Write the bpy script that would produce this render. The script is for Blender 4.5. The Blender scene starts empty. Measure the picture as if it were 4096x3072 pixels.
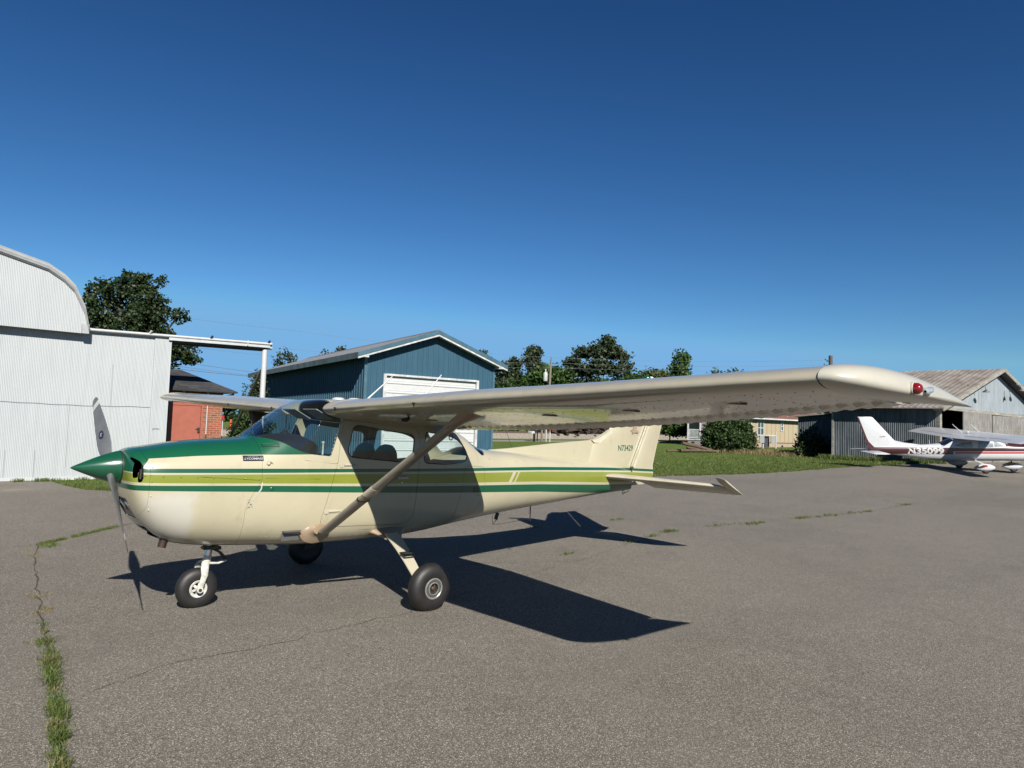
import bpy, bmesh, math, random
import numpy as np
from mathutils import Vector, Matrix
random.seed(7); rng = np.random.default_rng(11)
C = bpy.context.scene.collection
SC = bpy.context.scene
R_ = math.radians

# ------------------------------------------------------------------ camera
cam = bpy.data.cameras.new('camera'); camo = bpy.data.objects.new('camera', cam); C.objects.link(camo)
yaw, pit, rol = 0.73096513, 0.05982984, 0.03302513
f_ = Vector((math.sin(yaw)*math.cos(pit), math.cos(yaw)*math.cos(pit), math.sin(pit)))
r_ = Vector((math.cos(yaw), -math.sin(yaw), 0)); u_ = r_.cross(f_)
r2 = r_*math.cos(rol)+u_*math.sin(rol); u2 = -r_*math.sin(rol)+u_*math.cos(rol)
camo.matrix_world = Matrix(((r2.x,u2.x,-f_.x,-1.13302),(r2.y,u2.y,-f_.y,-6.63416),(r2.z,u2.z,-f_.z,1.74128),(0,0,0,1)))
cam.sensor_width = 36; cam.lens = 2771.348/4096*36; cam.clip_start = .05; cam.clip_end = 4000
SC.camera = camo
# ------------------------------------------------------------------ sky and sun
SUN_EL, SUN_AZ = 35.8, 180+22.35
w = bpy.data.worlds.new("World"); SC.world = w; w.use_nodes = True
nt = w.node_tree; bg = nt.nodes['Background']; sky = nt.nodes.new('ShaderNodeTexSky')
sky.sky_type = 'NISHITA'; sky.sun_disc = False; sky.sun_elevation = R_(SUN_EL); sky.sun_rotation = R_(SUN_AZ)
sky.altitude = 0; sky.air_density = 1.0; sky.dust_density = 0.3; sky.ozone_density = 3.0
EXPO = 0.9
sky.sun_elevation = R_(SUN_EL); sky.altitude = 0; sky.air_density = 1.0; sky.dust_density = 0.; sky.ozone_density = 8.0
# deepen the clear sky: a per-channel power on the sky's radiance
def wm(op, a, b):
    nd = nt.nodes.new('ShaderNodeMath'); nd.operation = op
    for i_, q_ in enumerate((a, b)):
        if hasattr(q_, 'is_output'): nt.links.new(q_, nd.inputs[i_])
        else: nd.inputs[i_].default_value = q_
    return nd.outputs[0]
sp_ = nt.nodes.new('ShaderNodeSeparateColor'); cb_ = nt.nodes.new('ShaderNodeCombineColor'); nt.links.new(sky.outputs[0], sp_.inputs[0])
for i_, (k_, p_) in enumerate(((1.80,1.7),(1.32,1.5),(1.05,1.4))):
    v_ = wm('MINIMUM', wm('MULTIPLY', wm('POWER', wm('MULTIPLY', sp_.outputs[i_], .1), p_), k_), (.195,.445,.765)[i_])   # no white-out at the horizon
    nt.links.new(wm('MULTIPLY', v_, 1/2**EXPO/.1), cb_.inputs[i_])
nt.links.new(cb_.outputs[0], bg.inputs[0]); bg.inputs[1].default_value = 0.1
sl = bpy.data.lights.new('sun', 'SUN'); sl.energy = 5.0; sl.angle = R_(0.5); sl.color = (1, .95, .87)
so = bpy.data.objects.new('sun', sl); C.objects.link(so)
az, el = R_(22.35), R_(SUN_EL)
L = Vector((math.cos(el)*math.sin(az), math.cos(el)*math.cos(az), -math.sin(el)))
so.rotation_euler = L.to_track_quat('-Z', 'Y').to_euler(); so.location = (0, 0, 30)
SC.view_settings.view_transform = 'Standard'; SC.view_settings.look = 'None'
SC.view_settings.exposure = EXPO; SC.view_settings.gamma = 1
SC.cycles.max_bounces = 8; SC.cycles.transparent_max_bounces = 24; SC.cycles.diffuse_bounces = 3
SC.cycles.caustics_reflective = False; SC.cycles.caustics_refractive = False

# ------------------------------------------------------------------ helpers
def tag(o, label=None, cat=None, group=None, kind=None):
    if label: o['label'] = label
    if cat: o['category'] = cat
    if group: o['group'] = group
    if kind: o['kind'] = kind
    return o
def empty(name, loc=(0,0,0), rz=0, label=None, cat=None, group=None):
    o = bpy.data.objects.new(name, None); C.objects.link(o); o.location = loc; o.rotation_euler = (0,0,rz)
    o.empty_display_size = .2
    return tag(o, label, cat, group)
class MB:
    def __init__(s): s.v = []; s.f = []; s.m = []; s.mi = 0
    def add(s, vs, fs):
        n = len(s.v); s.v += [tuple(map(float, p)) for p in vs]
        for f in fs: s.f.append([n+i for i in f]); s.m.append(s.mi)
        return s
    def box(s, c, d, rz=0, M=None):
        x,y,z = d[0]/2, d[1]/2, d[2]/2
        ps = [Vector((a*x,b*y,e*z)) for e in (-1,1) for b in (-1,1) for a in (-1,1)]
        if rz: 
            R = Matrix.Rotation(rz,3,'Z'); ps = [R@p for p in ps]
        if M: ps = [M@p for p in ps]
        ps = [p+Vector(c) for p in ps]
        return s.add(ps, [(0,2,3,1),(4,5,7,6),(0,1,5,4),(1,3,7,5),(3,2,6,7),(2,0,4,6)])
    def box2(s, a, b): 
        return s.box([(a[i]+b[i])/2 for i in range(3)], [abs(b[i]-a[i]) for i in range(3)])
    def loft(s, rings, closed=True, cap=True):
        n = len(rings[0]); k = len(s.v)
        s.v += [tuple(map(float,p)) for r in rings for p in r]
        for i in range(len(rings)-1):
            for j in range(n if closed else n-1):
                a = k+i*n+j; b = k+i*n+(j+1)%n
                s.f.append([a,b,b+n,a+n]); s.m.append(s.mi)
        if cap and closed:
            s.f.append([k+j for j in range(n)][::-1]); s.m.append(s.mi)
            s.f.append([k+(len(rings)-1)*n+j for j in range(n)]); s.m.append(s.mi)
        return s
    def tube(s, pts, r, n=10, cap=True, sx=1.0, up=None):
        pts = [Vector(p) for p in pts]
        rs = r if hasattr(r,'__len__') else [r]*len(pts)
        rings = []
        for i,p in enumerate(pts):
            t = (pts[min(i+1,len(pts)-1)]-pts[max(i-1,0)]).normalized()
            ref = Vector(up) if up else (Vector((0,0,1)) if abs(t.z)<.95 else Vector((1,0,0)))
            a = t.cross(ref).normalized(); b = a.cross(t).normalized()
            rings.append([p + a*(rs[i]*sx*math.cos(2*math.pi*j/n)) + b*(rs[i]*math.sin(2*math.pi*j/n)) for j in range(n)])
        return s.loft(rings, True, cap)
    def prism(s, poly, axis, a, b):
        # poly of 2-d points in the plane across axis
        def P(q, t):
            return {'y':(q[0],t,q[1]), 'x':(t,q[0],q[1]), 'z':(q[0],q[1],t)}[axis]
        n = len(poly); k = len(s.v)
        s.v += [tuple(map(float,P(q,a))) for q in poly]+[tuple(map(float,P(q,b))) for q in poly]
        s.f.append([k+i for i in range(n)][::-1]); s.m.append(s.mi)
        s.f.append([k+n+i for i in range(n)]); s.m.append(s.mi)
        for i in range(n):
            j = (i+1)%n; s.f.append([k+i,k+j,k+n+j,k+n+i]); s.m.append(s.mi)
        return s
    def lathe(s, prof, n=32, M=None, cap=False):
        # prof = (axial, radius), about local Z then M
        rings = []
        for (a, r) in prof:
            ring = [Vector((r*math.cos(2*math.pi*j/n), r*math.sin(2*math.pi*j/n), a)) for j in range(n)]
            if M: ring = [M@p for p in ring]
            rings.append(ring)
        return s.loft(rings, True, cap)
    def disc(s, c, nrm, r, n=16):
        q = Vector(nrm).to_track_quat('Z','Y').to_matrix()
        ps = [Vector(c)+q@Vector((r*math.cos(2*math.pi*j/n), r*math.sin(2*math.pi*j/n),0)) for j in range(n)]
        return s.add(ps, [list(range(n))])
    def dome(s, c, nrm, r, h=None, n=8):
        h = h or r*.5
        q = Vector(nrm).to_track_quat('Z','Y').to_matrix()
        rings = [[Vector(c)+q@Vector((rr*math.cos(2*math.pi*j/n), rr*math.sin(2*math.pi*j/n),hh)) for j in range(n)] for rr,hh in ((r,-.001),(r*.8,h*.6),(r*.35,h))]
        return s.loft(rings, True, True)
    def build(s, name, mat, parent=None, smooth=None, fix=True, bevel=None):
        me = bpy.data.meshes.new(name); me.from_pydata(s.v, [], s.f)
        mats = mat if isinstance(mat, (list,tuple)) else [mat]
        for m in mats: me.materials.append(m)
        if len(mats) > 1: me.polygons.foreach_set('material_index', s.m)
        if fix:
            bm = bmesh.new(); bm.from_mesh(me)
            bmesh.ops.recalc_face_normals(bm, faces=bm.faces)
            if bevel: bmesh.ops.bevel(bm, geom=bm.edges[:], offset=bevel, segments=2, profile=.6, affect='EDGES', clamp_overlap=True)
            bm.to_mesh(me); bm.free()
        if smooth is not None: shade(me, smooth)
        o = bpy.data.objects.new(name, me); C.objects.link(o)
        if parent: o.parent = parent
        return o
def shade(me, ang=35):
    bm = bmesh.new(); bm.from_mesh(me)
    lim = R_(ang)
    for f in bm.faces: f.smooth = True
    for e in bm.edges:
        if len(e.link_faces) == 2:
            e.smooth = e.calc_face_angle(0) < lim
        else: e.smooth = False
    bm.to_mesh(me); bm.free()
def boolop(A, B, op):
    """A, B: mesh objects -> new mesh data for A op B"""
    m = A.modifiers.new('b', 'BOOLEAN'); m.object = B; m.operation = op; m.solver = 'EXACT'
    dg = bpy.context.evaluated_depsgraph_get(); dg.update()
    me = bpy.data.meshes.new_from_object(A.evaluated_get(dg), preserve_all_data_layers=True, depsgraph=dg)
    A.modifiers.remove(m)
    return me
def tmp(me, name='tmp'):
    o = bpy.data.objects.new(name, me); C.objects.link(o); return o
def kill(*os):
    for o in os: bpy.data.objects.remove(o, do_unlink=True)
def cut(A, prism_mb, op='DIFFERENCE'):
    """A: object; apply a boolean with a prism"""
    B = prism_mb.build('cutter', dummy); me = boolop(A, B, op); kill(B); A.data = me; return A
def copy_tree(o, parent=None, label=None, group=None):
    c = o.copy(); C.objects.link(c)
    if parent: c.parent = parent
    if label: c['label'] = label
    if group: c['group'] = group
    for ch in list(o.children): copy_tree(ch, c)
    return c
def interp(xs, ys, x):
    """monotone-ish cubic (PCHIP) interpolation"""
    xs = np.array(xs, float); ys = np.array(ys, float); h = np.diff(xs); d = np.diff(ys)/h
    m = np.zeros(len(xs))
    for i in range(1, len(xs)-1):
        if d[i-1]*d[i] > 0:
            w1 = 2*h[i]+h[i-1]; w2 = h[i]+2*h[i-1]; m[i] = (w1+w2)/(w1/d[i-1]+w2/d[i])
    m[0] = d[0]; m[-1] = d[-1]
    x = np.clip(np.asarray(x, float), xs[0], xs[-1]); i = np.clip(np.searchsorted(xs, x)-1, 0, len(xs)-2)
    t = (x-xs[i])/h[i]
    return (2*t**3-3*t**2+1)*ys[i]+(t**3-2*t**2+t)*h[i]*m[i]+(-2*t**3+3*t**2)*ys[i+1]+(t**3-t**2)*h[i]*m[i+1]
def roundpoly(pts, r, n=5):
    """round the corners of a 2-d polygon; r a number or one per corner"""
    out = []; N = len(pts)
    for i in range(N):
        rr = r[i] if hasattr(r,'__len__') else r
        p = Vector(pts[i]); a = Vector(pts[i-1]); b = Vector(pts[(i+1)%N])
        if rr <= 0: out.append(tuple(p)); continue
        da = (a-p); db = (b-p); la = min(rr, da.length*.48); lb = min(rr, db.length*.48)
        pa = p+da.normalized()*la; pb = p+db.normalized()*lb
        for k in range(n+1):
            t = k/n; q = pa*(1-t)**2 + p*2*t*(1-t) + pb*t*t; out.append((q.x, q.y))
    return out
def offpoly(pts, d):
    """offset a 2-d polygon outward by d"""
    P = [Vector(p) for p in pts]; N = len(P)
    area = sum(P[i].x*P[(i+1)%N].y-P[(i+1)%N].x*P[i].y for i in range(N)); s = 1 if area > 0 else -1
    out = []
    for i in range(N):
        a, p, b = P[i-1], P[i], P[(i+1)%N]
        e1 = (p-a); e2 = (b-p)
        if e1.length < 1e-9: e1 = e2
        if e2.length < 1e-9: e2 = e1
        e1.normalize(); e2.normalize()
        n1 = Vector((e1.y,-e1.x))*s; n2 = Vector((e2.y,-e2.x))*s; n = n1+n2
        if n.length < 1e-6: n = n1
        n.normalize(); k = 1/max(.4, n.dot(n1)); q = p+n*d*k; out.append((q.x,q.y))
    return out

# ------------------------------------------------------------------ materials
def srgb(h):
    if isinstance(h, str): h = [int(h[i:i+2],16)/255 for i in (0,2,4)]
    return tuple((c/12.92 if c <= .04045 else ((c+.055)/1.055)**2.4) for c in h)
class NT:
    def __init__(s, name):
        s.m = bpy.data.materials.new(name); s.m.use_nodes = True; s.t = s.m.node_tree
        s.b = s.t.nodes['Principled BSDF']; s.out = s.t.nodes['Material Output']
    def n(s, typ, **kw):
        nd = s.t.nodes.new('ShaderNode'+typ)
        for k, v in kw.items(): setattr(nd, k, v)
        return nd
    def l(s, a, b): s.t.links.new(a, b)
    def val(s, x, sock):
        if hasattr(x, 'links') or hasattr(x, 'is_output'): s.l(x, sock)
        else:
            if isinstance(x, (tuple,list)) and len(x) == 3 and sock.type == 'RGBA': x = (*x, 1)
            sock.default_value = x
    def math(s, op, a, b=0., c=None):
        nd = s.n('Math', operation=op); s.val(a, nd.inputs[0]); s.val(b, nd.inputs[1])
        if c is not None: s.val(c, nd.inputs[2])
        return nd.outputs[0]
    def mix(s, f, a, b, mode='MIX'):
        nd = s.n('Mix', data_type='RGBA', blend_type=mode); s.val(f, nd.inputs[0]); s.val(a, nd.inputs[6]); s.val(b, nd.inputs[7]); return nd.outputs[2]
    def coord(s, kind='Object', scale=(1,1,1), rot=(0,0,0)):
        t = s.n('TexCoord'); mp = s.n('Mapping'); s.l(t.outputs[kind], mp.inputs[0]); mp.inputs['Scale'].default_value = scale; mp.inputs['Rotation'].default_value = rot
        return mp.outputs[0]
    def noise(s, scale, detail=3, vec=None, rough=.55, out=0, dist=0.):
        nd = s.n('TexNoise'); nd.inputs['Scale'].default_value = scale; nd.inputs['Detail'].default_value = detail; nd.inputs['Roughness'].default_value = rough; nd.inputs['Distortion'].default_value = dist
        s.l(vec if vec is not None else s.coord(), nd.inputs['Vector']); return nd.outputs[out]
    def voro(s, scale, vec=None, feature='F1', out=0, rand=1.):
        nd = s.n('TexVoronoi', feature=feature); nd.inputs['Scale'].default_value = scale; nd.inputs['Randomness'].default_value = rand
        s.l(vec if vec is not None else s.coord(), nd.inputs['Vector']); return nd.outputs[out]
    def ramp(s, f, stops, interp='LINEAR'):
        nd = s.n('ValToRGB'); nd.color_ramp.interpolation = interp; e = nd.color_ramp.elements
        while len(e) < len(stops): e.new(.5)
        for el_, (p, c) in zip(e, stops):
            el_.position = p; el_.color = (*c, 1) if hasattr(c,'__len__') else (c,c,c,1)
        s.val(f, nd.inputs[0]); return nd.outputs[0]
    def sep(s, vec):
        nd = s.n('SeparateXYZ'); s.l(vec, nd.inputs[0]); return nd.outputs
    def bump(s, h, strength=.3, dist=.01):
        nd = s.n('Bump'); nd.inputs['Strength'].default_value = strength; nd.inputs['Distance'].default_value = dist
        s.l(h, nd.inputs['Height']); s.l(nd.outputs[0], s.b.inputs['Normal']); return nd.outputs[0]
    def set(s, **kw):
        for k, v in kw.items():
            k2 = {'col':'Base Color','rough':'Roughness','metal':'Metallic','spec':'Specular IOR Level','trans':'Transmission Weight','coat':'Coat Weight','coatr':'Coat Roughness','alpha':'Alpha'}[k]
            s.val(v, s.b.inputs[k2])
        return s
def simple(name, col, rough=.5, metal=0., var=.12, scale=6, bump=0., bscale=40, coat=0., spec=.5):
    m = NT(name)
    n = m.noise(scale, 4)
    dark = tuple(c*(1-var) for c in col); lite = tuple(min(1,c*(1+var)) for c in col)
    m.set(col=m.ramp(n, [(.3,dark),(.7,lite)]), rough=rough, metal=metal, coat=coat, spec=spec)
    if bump: m.bump(m.noise(bscale, 3), bump, .005)
    return m.m
dummy = bpy.data.materials.new('plain')
def fcurve(m, pts, x):
    """piecewise-linear function of x through a Float Curve (x/9 in, value/2.7 out)"""
    nd = m.n('FloatCurve'); cv = nd.mapping.curves[0]
    pts = sorted(pts)
    P = [(0, pts[0][1])]+[p for p in pts if 0 < p[0] < 9]+[(9, pts[-1][1])]
    while len(cv.points) < len(P): cv.points.new(.5,.5)
    for q, (a, b) in zip(cv.points, P): q.location = (a/9, b/2.7); q.handle_type = 'VECTOR'
    nd.mapping.update()
    m.l(m.math('DIVIDE', x, 9.), nd.inputs['Value'])
    return m.math('MULTIPLY', nd.outputs[0], 2.7)
def glassmat(name, tint=(.9,.95,.93), refl=1.0, rough=.02, dirt=.0):
    m = NT(name); t = m.t
    tr = m.n('BsdfTransparent'); tr.inputs[0].default_value = (*tint,1)
    gl = m.n('BsdfGlossy'); gl.inputs['Roughness'].default_value = rough; gl.inputs[0].default_value = (1,1,1,1)
    lw = m.n('LayerWeight'); lw.inputs[0].default_value = .5
    f = m.math('MULTIPLY', m.math('ADD', m.math('MULTIPLY', m.math('POWER', lw.outputs['Facing'], 5.), .92), .06), refl)
    mx = m.n('MixShader'); m.l(f, mx.inputs[0]); m.l(tr.outputs[0], mx.inputs[1]); m.l(gl.outputs[0], mx.inputs[2])
    if dirt:
        df = m.n('BsdfDiffuse'); df.inputs[0].default_value = (.5,.5,.48,1)
        mx2 = m.n('MixShader'); m.val(dirt, mx2.inputs[0]); m.l(mx.outputs[0], mx2.inputs[1]); m.l(df.outputs[0], mx2.inputs[2]); mx = mx2
    m.l(mx.outputs[0], m.out.inputs[0]); return m.m
def text_mesh(txt, size, shear=0., width=1.0, bold=0., spacing=1.0, depth=.002):
    cu = bpy.data.curves.new('t', 'FONT'); cu.body = txt; cu.size = size; cu.shear = shear; cu.offset = bold; cu.space_character = spacing; cu.extrude = depth/2
    cu.resolution_u = 4; cu.fill_mode = 'BOTH'
    o = bpy.data.objects.new('t', cu); C.objects.link(o)
    dg = bpy.context.evaluated_depsgraph_get(); dg.update()
    me = bpy.data.meshes.new_from_object(o.evaluated_get(dg)); kill(o)
    vs = np.array([v.co[:] for v in me.vertices]); vs[:,0] *= width
    return me, vs
def text_obj(name, txt, height, mat, origin, ux, uz, parent=None, length=None, fit=None, **kw):
    """flat lettering: cap height 'height', starting at origin, running along ux, rising along uz"""
    me, vs = text_mesh(txt, height/.70, **kw)
    if length: vs[:,0] *= length/(vs[:,0].max()-vs[:,0].min())
    vs[:,0] -= vs[:,0].min()
    ux = Vector(ux).normalized(); uz = Vector(uz).normalized(); un = ux.cross(uz)
    o3 = Vector(origin)
    for v, q in zip(me.vertices, vs):
        v.co = o3+ux*q[0]+uz*q[1]+un*q[2]
        if fit: v.co.y = fit[1]*((surf_y(v.co.x, v.co.z, fit[0]) if fit[0] is not None else fin_y(v.co.x, v.co.z))+fit[2]) + un.y*q[2]
    me.materials.clear(); me.materials.append(mat); me.name = name
    o = bpy.data.objects.new(name, me); C.objects.link(o)
    if parent: o.parent = parent
    return o
# ================================================================== MAIN AIRPLANE (x aft, y starboard, z up)
def stripe_paint(name, base, rough=.3, coat=.5, wav=.05, stripes=True, rudder=False):
    m = NT(name); co = m.coord(); x, y, z = m.sep(co)[0:3]
    n = m.noise(1.7, 5); c = m.mix(m.ramp(n, [(.35,0.),(.75,1.)]), base, tuple(v*.90 for v in base))
    # dirt and small grime streaks
    g = m.noise(9, 6, m.coord(scale=(1,1,.35)), .7); c = m.mix(m.math('MULTIPLY', m.ramp(g, [(.56,0.),(.80,1.)]), .38), c, (.17,.15,.11))
    # whiter patch with noisy edges on the lower nose
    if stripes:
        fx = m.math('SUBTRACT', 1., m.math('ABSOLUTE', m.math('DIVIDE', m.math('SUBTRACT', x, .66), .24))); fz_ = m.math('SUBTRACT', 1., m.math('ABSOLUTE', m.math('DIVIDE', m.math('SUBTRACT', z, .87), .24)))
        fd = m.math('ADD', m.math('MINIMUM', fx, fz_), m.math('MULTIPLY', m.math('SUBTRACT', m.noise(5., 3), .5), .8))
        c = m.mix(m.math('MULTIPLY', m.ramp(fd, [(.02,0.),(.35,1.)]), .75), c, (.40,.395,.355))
        dk = (.004,.056,.026); lm = (.155,.180,.020)
        def band(top, bot):
            a = m.math('LESS_THAN', z, fcurve(m, top, x)); b = m.math('GREATER_THAN', z, fcurve(m, bot, x))
            return m.math('MULTIPLY', a, b)
        d1 = band([(.35,1.296),(.41,1.291),(1.398,1.281),(3.026,1.256),(5.037,1.229),(6.5,1.187),(7.25,1.160),(7.85,1.128)],
                  [(.35,1.262),(.41,1.258),(1.4,1.243),(3.027,1.225),(5.04,1.189),(6.5,1.149),(7.25,1.122),(7.85,1.092)])
        lmm = band([(.35,1.252),(.497,1.240),(1.401,1.230),(3.028,1.201),(5.04,1.171),(6.5,1.125),(7.25,1.098),(7.85,1.066)],
                   [(.35,1.180),(.501,1.174),(1.405,1.149),(3.033,1.102),(5.044,1.047),(6.5,.978),(7.25,.965),(7.85,.93)])
        # two slanted cream bars through the lime band
        u = m.math('SUBTRACT', m.math('SUBTRACT', x, m.math('MULTIPLY', m.math('SUBTRACT', z, 1.055), .70)), 4.453)
        def inn(v, a, b): return m.math('MULTIPLY', m.math('GREATER_THAN', v, a), m.math('LESS_THAN', v, b))
        bars = m.math('ADD', inn(u, 0., .054), inn(u, .098, .124))
        lmm = m.math('MULTIPLY', lmm, m.math('SUBTRACT', 1., bars))
        d2 = band([(.35,1.156),(.496,1.153),(1.407,1.129),(3.035,1.072),(5.046,1.012),(6.46,.948),(7.25,.925)],
                  [(.35,1.113),(.499,1.110),(1.41,1.074),(3.038,1.004),(5.05,.918),(6.46,.827),(7.25,.80)])
        top = m.math('MULTIPLY', m.math('GREATER_THAN', z, fcurve(m, [(.35,1.26),(.43,1.262),(.47,1.345),(.489,1.370),(.864,1.393),(1.22,1.402),(1.41,1.404),(1.9,1.408)], x)), m.math('LESS_THAN', x, 1.93))
        if rudder: d2 = m.math('MULTIPLY', d2, 0.); 
        dk2 = m.mix(m.noise(3.), dk, tuple(v*1.35 for v in dk))
        lm2 = m.mix(m.ramp(m.noise(2.2), [(.4,0.),(.6,1.)]), lm, (.170,.190,.028))
        c = m.mix(d1, c, dk2); c = m.mix(lmm, c, lm2); c = m.mix(d2, c, dk2); c = m.mix(top, c, dk2)
    m.set(col=c, rough=rough, coat=coat, coatr=.06)
    wv = m.noise(2.6, 2, m.coord(scale=(1,1,1)), .5)
    m.bump(wv, wav, .05)
    return m.m
CREAM = (.365,.332,.232)
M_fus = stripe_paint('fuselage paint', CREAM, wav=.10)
M_wing = stripe_paint('wing paint', (.312,.286,.218), stripes=False, rough=.28, wav=.30, coat=.6)
M_grime = simple('grimy rivet heads', (.09,.08,.065), .6)
M_tip = simple('tip fairing paint', (.35,.335,.28), .3, coat=.4, var=.04)
M_rud = stripe_paint('rudder paint', CREAM, rudder=True, wav=.1)
M_cream = simple('cream trim paint', (.345,.315,.24), .35, coat=.3, var=.08)
M_gear = simple('gear leg paint', (.36,.33,.25), .4, coat=.2, var=.06)
M_fair = simple('worn tan fairing plastic', (.225,.168,.112), .38, coat=.3, var=.15, scale=4)
M_strut = simple('strut paint', (.20,.18,.14), .33, coat=.4, var=.10, scale=10)
M_inner = simple('cabin lining', (.30,.26,.17), .8)
M_dark = simple('dark cabin fabric', (.006,.006,.007), .85)
M_black = simple('black void', (.004,.004,.004), .9)
M_green = simple('dark green gloss paint', (.005,.055,.026), .22, coat=.6, var=.12)
M_rub = simple('tyre rubber', (.011,.0095,.009), .55, var=.25, scale=12, bump=.15, bscale=60)
M_rim = simple('wheel alloy', (.34,.335,.31), .35, .6, var=.15, scale=30)
M_whitechip = simple('chipped white fork paint', (.40,.39,.345), .4, var=.28, scale=28)
M_steel = simple('bare steel', (.55,.56,.58), .18, 1., var=.1)
M_dsteel = simple('dirty dark metal', (.05,.048,.045), .5, .6, var=.4, scale=20)
M_prop = simple('grey propeller paint', (.115,.12,.125), .42, .25, var=.12, scale=12)
M_propw = simple('white propeller stripe', (.38,.38,.38), .4)
M_glass = glassmat('cabin window glass', (.86,.93,.92), 1.0, .015)
M_ws = glassmat('windshield glass', (.80,.88,.88), 1.15, .035)
M_red = glassmat('red lamp glass', (.9,.03,.03), 1.0)
M_txtg = simple('green lettering', (.006,.075,.043), .5)
M_seal = simple('black rubber seal', (.01,.01,.01), .6)

T = np.array([
 # x    zb     zt     w    zm    nb   nt
 (.362,1.120,1.408,.180,1.27, 2.2, 2.2),
 (.372,1.065,1.420,.290,1.25, 2.3, 2.3),
 (.400, .975,1.434,.365,1.22, 2.5, 2.6),
 (.450, .875,1.447,.405,1.20, 2.6, 2.8),
 (.520, .785,1.457,.430,1.18, 2.7, 2.9),
 (.620, .690,1.474,.447,1.17, 2.7, 2.9),
 (.800, .615,1.502,.465,1.15, 2.8, 2.9),
 (1.00, .582,1.522,.480,1.14, 2.9, 2.9),
 (1.39, .552,1.552,.505,1.12, 3.2, 3.0),
 (1.44, .548,1.580,.508,1.12, 3.2, 3.0),
 (1.65, .535,1.742,.517,1.12, 3.4, 2.9),
 (1.75, .528,1.815,.520,1.12, 3.4, 3.0),
 (1.86, .522,1.885,.524,1.12, 3.5, 3.2),
 (1.98, .518,1.930,.527,1.12, 3.5, 3.5),
 (2.10, .515,1.945,.530,1.12, 3.5, 4.0),
 (2.50, .512,1.950,.535,1.12, 3.5, 4.6),
 (3.00, .520,1.880,.530,1.12, 3.5, 4.6),
 (3.30, .540,1.800,.520,1.12, 3.4, 4.4),
 (3.60, .572,1.715,.502,1.12, 3.2, 4.0),
 (3.75, .588,1.655,.485,1.12, 3.1, 3.6),
 (4.10, .622,1.480,.440,1.12, 3.0, 3.0),
 (4.38, .645,1.432,.405,1.10, 2.8, 2.6),
 (4.80, .680,1.402,.360,1.09, 2.7, 2.5),
 (5.40, .722,1.345,.295,1.06, 2.6, 2.4),
 (6.00, .765,1.292,.230,1.05, 2.5, 2.4),
 (6.50, .797,1.247,.170,1.04, 2.5, 2.4),
 (7.00, .822,1.180,.105,1.02, 2.4, 2.4),
 (7.26, .835,1.130,.055,1.00, 2.3, 2.3)])
def fus_ring(tab, x, inset=0., n=88):
    v = [float(interp(tab[:,0], tab[:,i], x)) for i in range(1,7)]
    zb, zt, wd, zm, nb, ntp = v; zb += inset; zt -= inset; wd = max(wd-inset, .004)
    out = []
    for k in range(n):
        a = 2*math.pi*(k+.5)/n; c, s = math.cos(a), math.sin(a)
        e = ntp if s >= 0 else nb; h = (zt-zm) if s >= 0 else (zm-zb)
        out.append((x, wd*math.copysign(abs(c)**(2/e), c), zm+h*math.copysign(abs(s)**(2/e), s)))
    return out
def surf_y(x, z, tab=T):
    """half width of the fuselage at (x, z)"""
    v = [float(interp(tab[:,0], tab[:,i], x)) for i in range(1,7)]
    zb, zt, wd, zm, nb, ntp = v; e = ntp if z >= zm else nb; h = (zt-zm) if z >= zm else (zm-zb)
    t = min(1, abs(z-zm)/h); return wd*(1-t**e)**(1/e)
def surf_z(x, y, tab=T):
    v = [float(interp(tab[:,0], tab[:,i], x)) for i in range(1,7)]
    zb, zt, wd, zm, nb, ntp = v; t = min(1, abs(y)/wd); return zm+(zt-zm)*(1-t**ntp)**(1/ntp)
PL = empty('airplane', (0,0,0), 0, 'large cream high-wing light airplane with dark green and lime stripes parked nearest the camera', 'airplane')

xs = np.concatenate([[.362,.366,.372,.385,.40,.42,.45,.48], np.linspace(.52,1.36,26), np.linspace(1.39,2.14,26), np.linspace(2.2,4.2,44), np.linspace(4.3,7.26,40)])
sh = MB(); sh.loft([fus_ring(T, x) for x in xs])
xi = xs.copy(); xi[0] = .378; xi = np.concatenate([[.378], xs[(xs>.384)&(xs<7.23)], [7.24]])
sh.mi = 1; sh.loft([[(p[0],p[1],p[2]) for p in fus_ring(T, x, .012)][::-1] for x in xi])
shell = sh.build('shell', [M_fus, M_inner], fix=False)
bm = bmesh.new(); bm.from_mesh(shell.data); bmesh.ops.recalc_face_normals(bm, faces=bm.faces)
bmesh.ops.reverse_faces(bm, faces=[f for f in bm.faces if f.material_index == 1])
bm.to_mesh(shell.data); bm.free()

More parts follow.
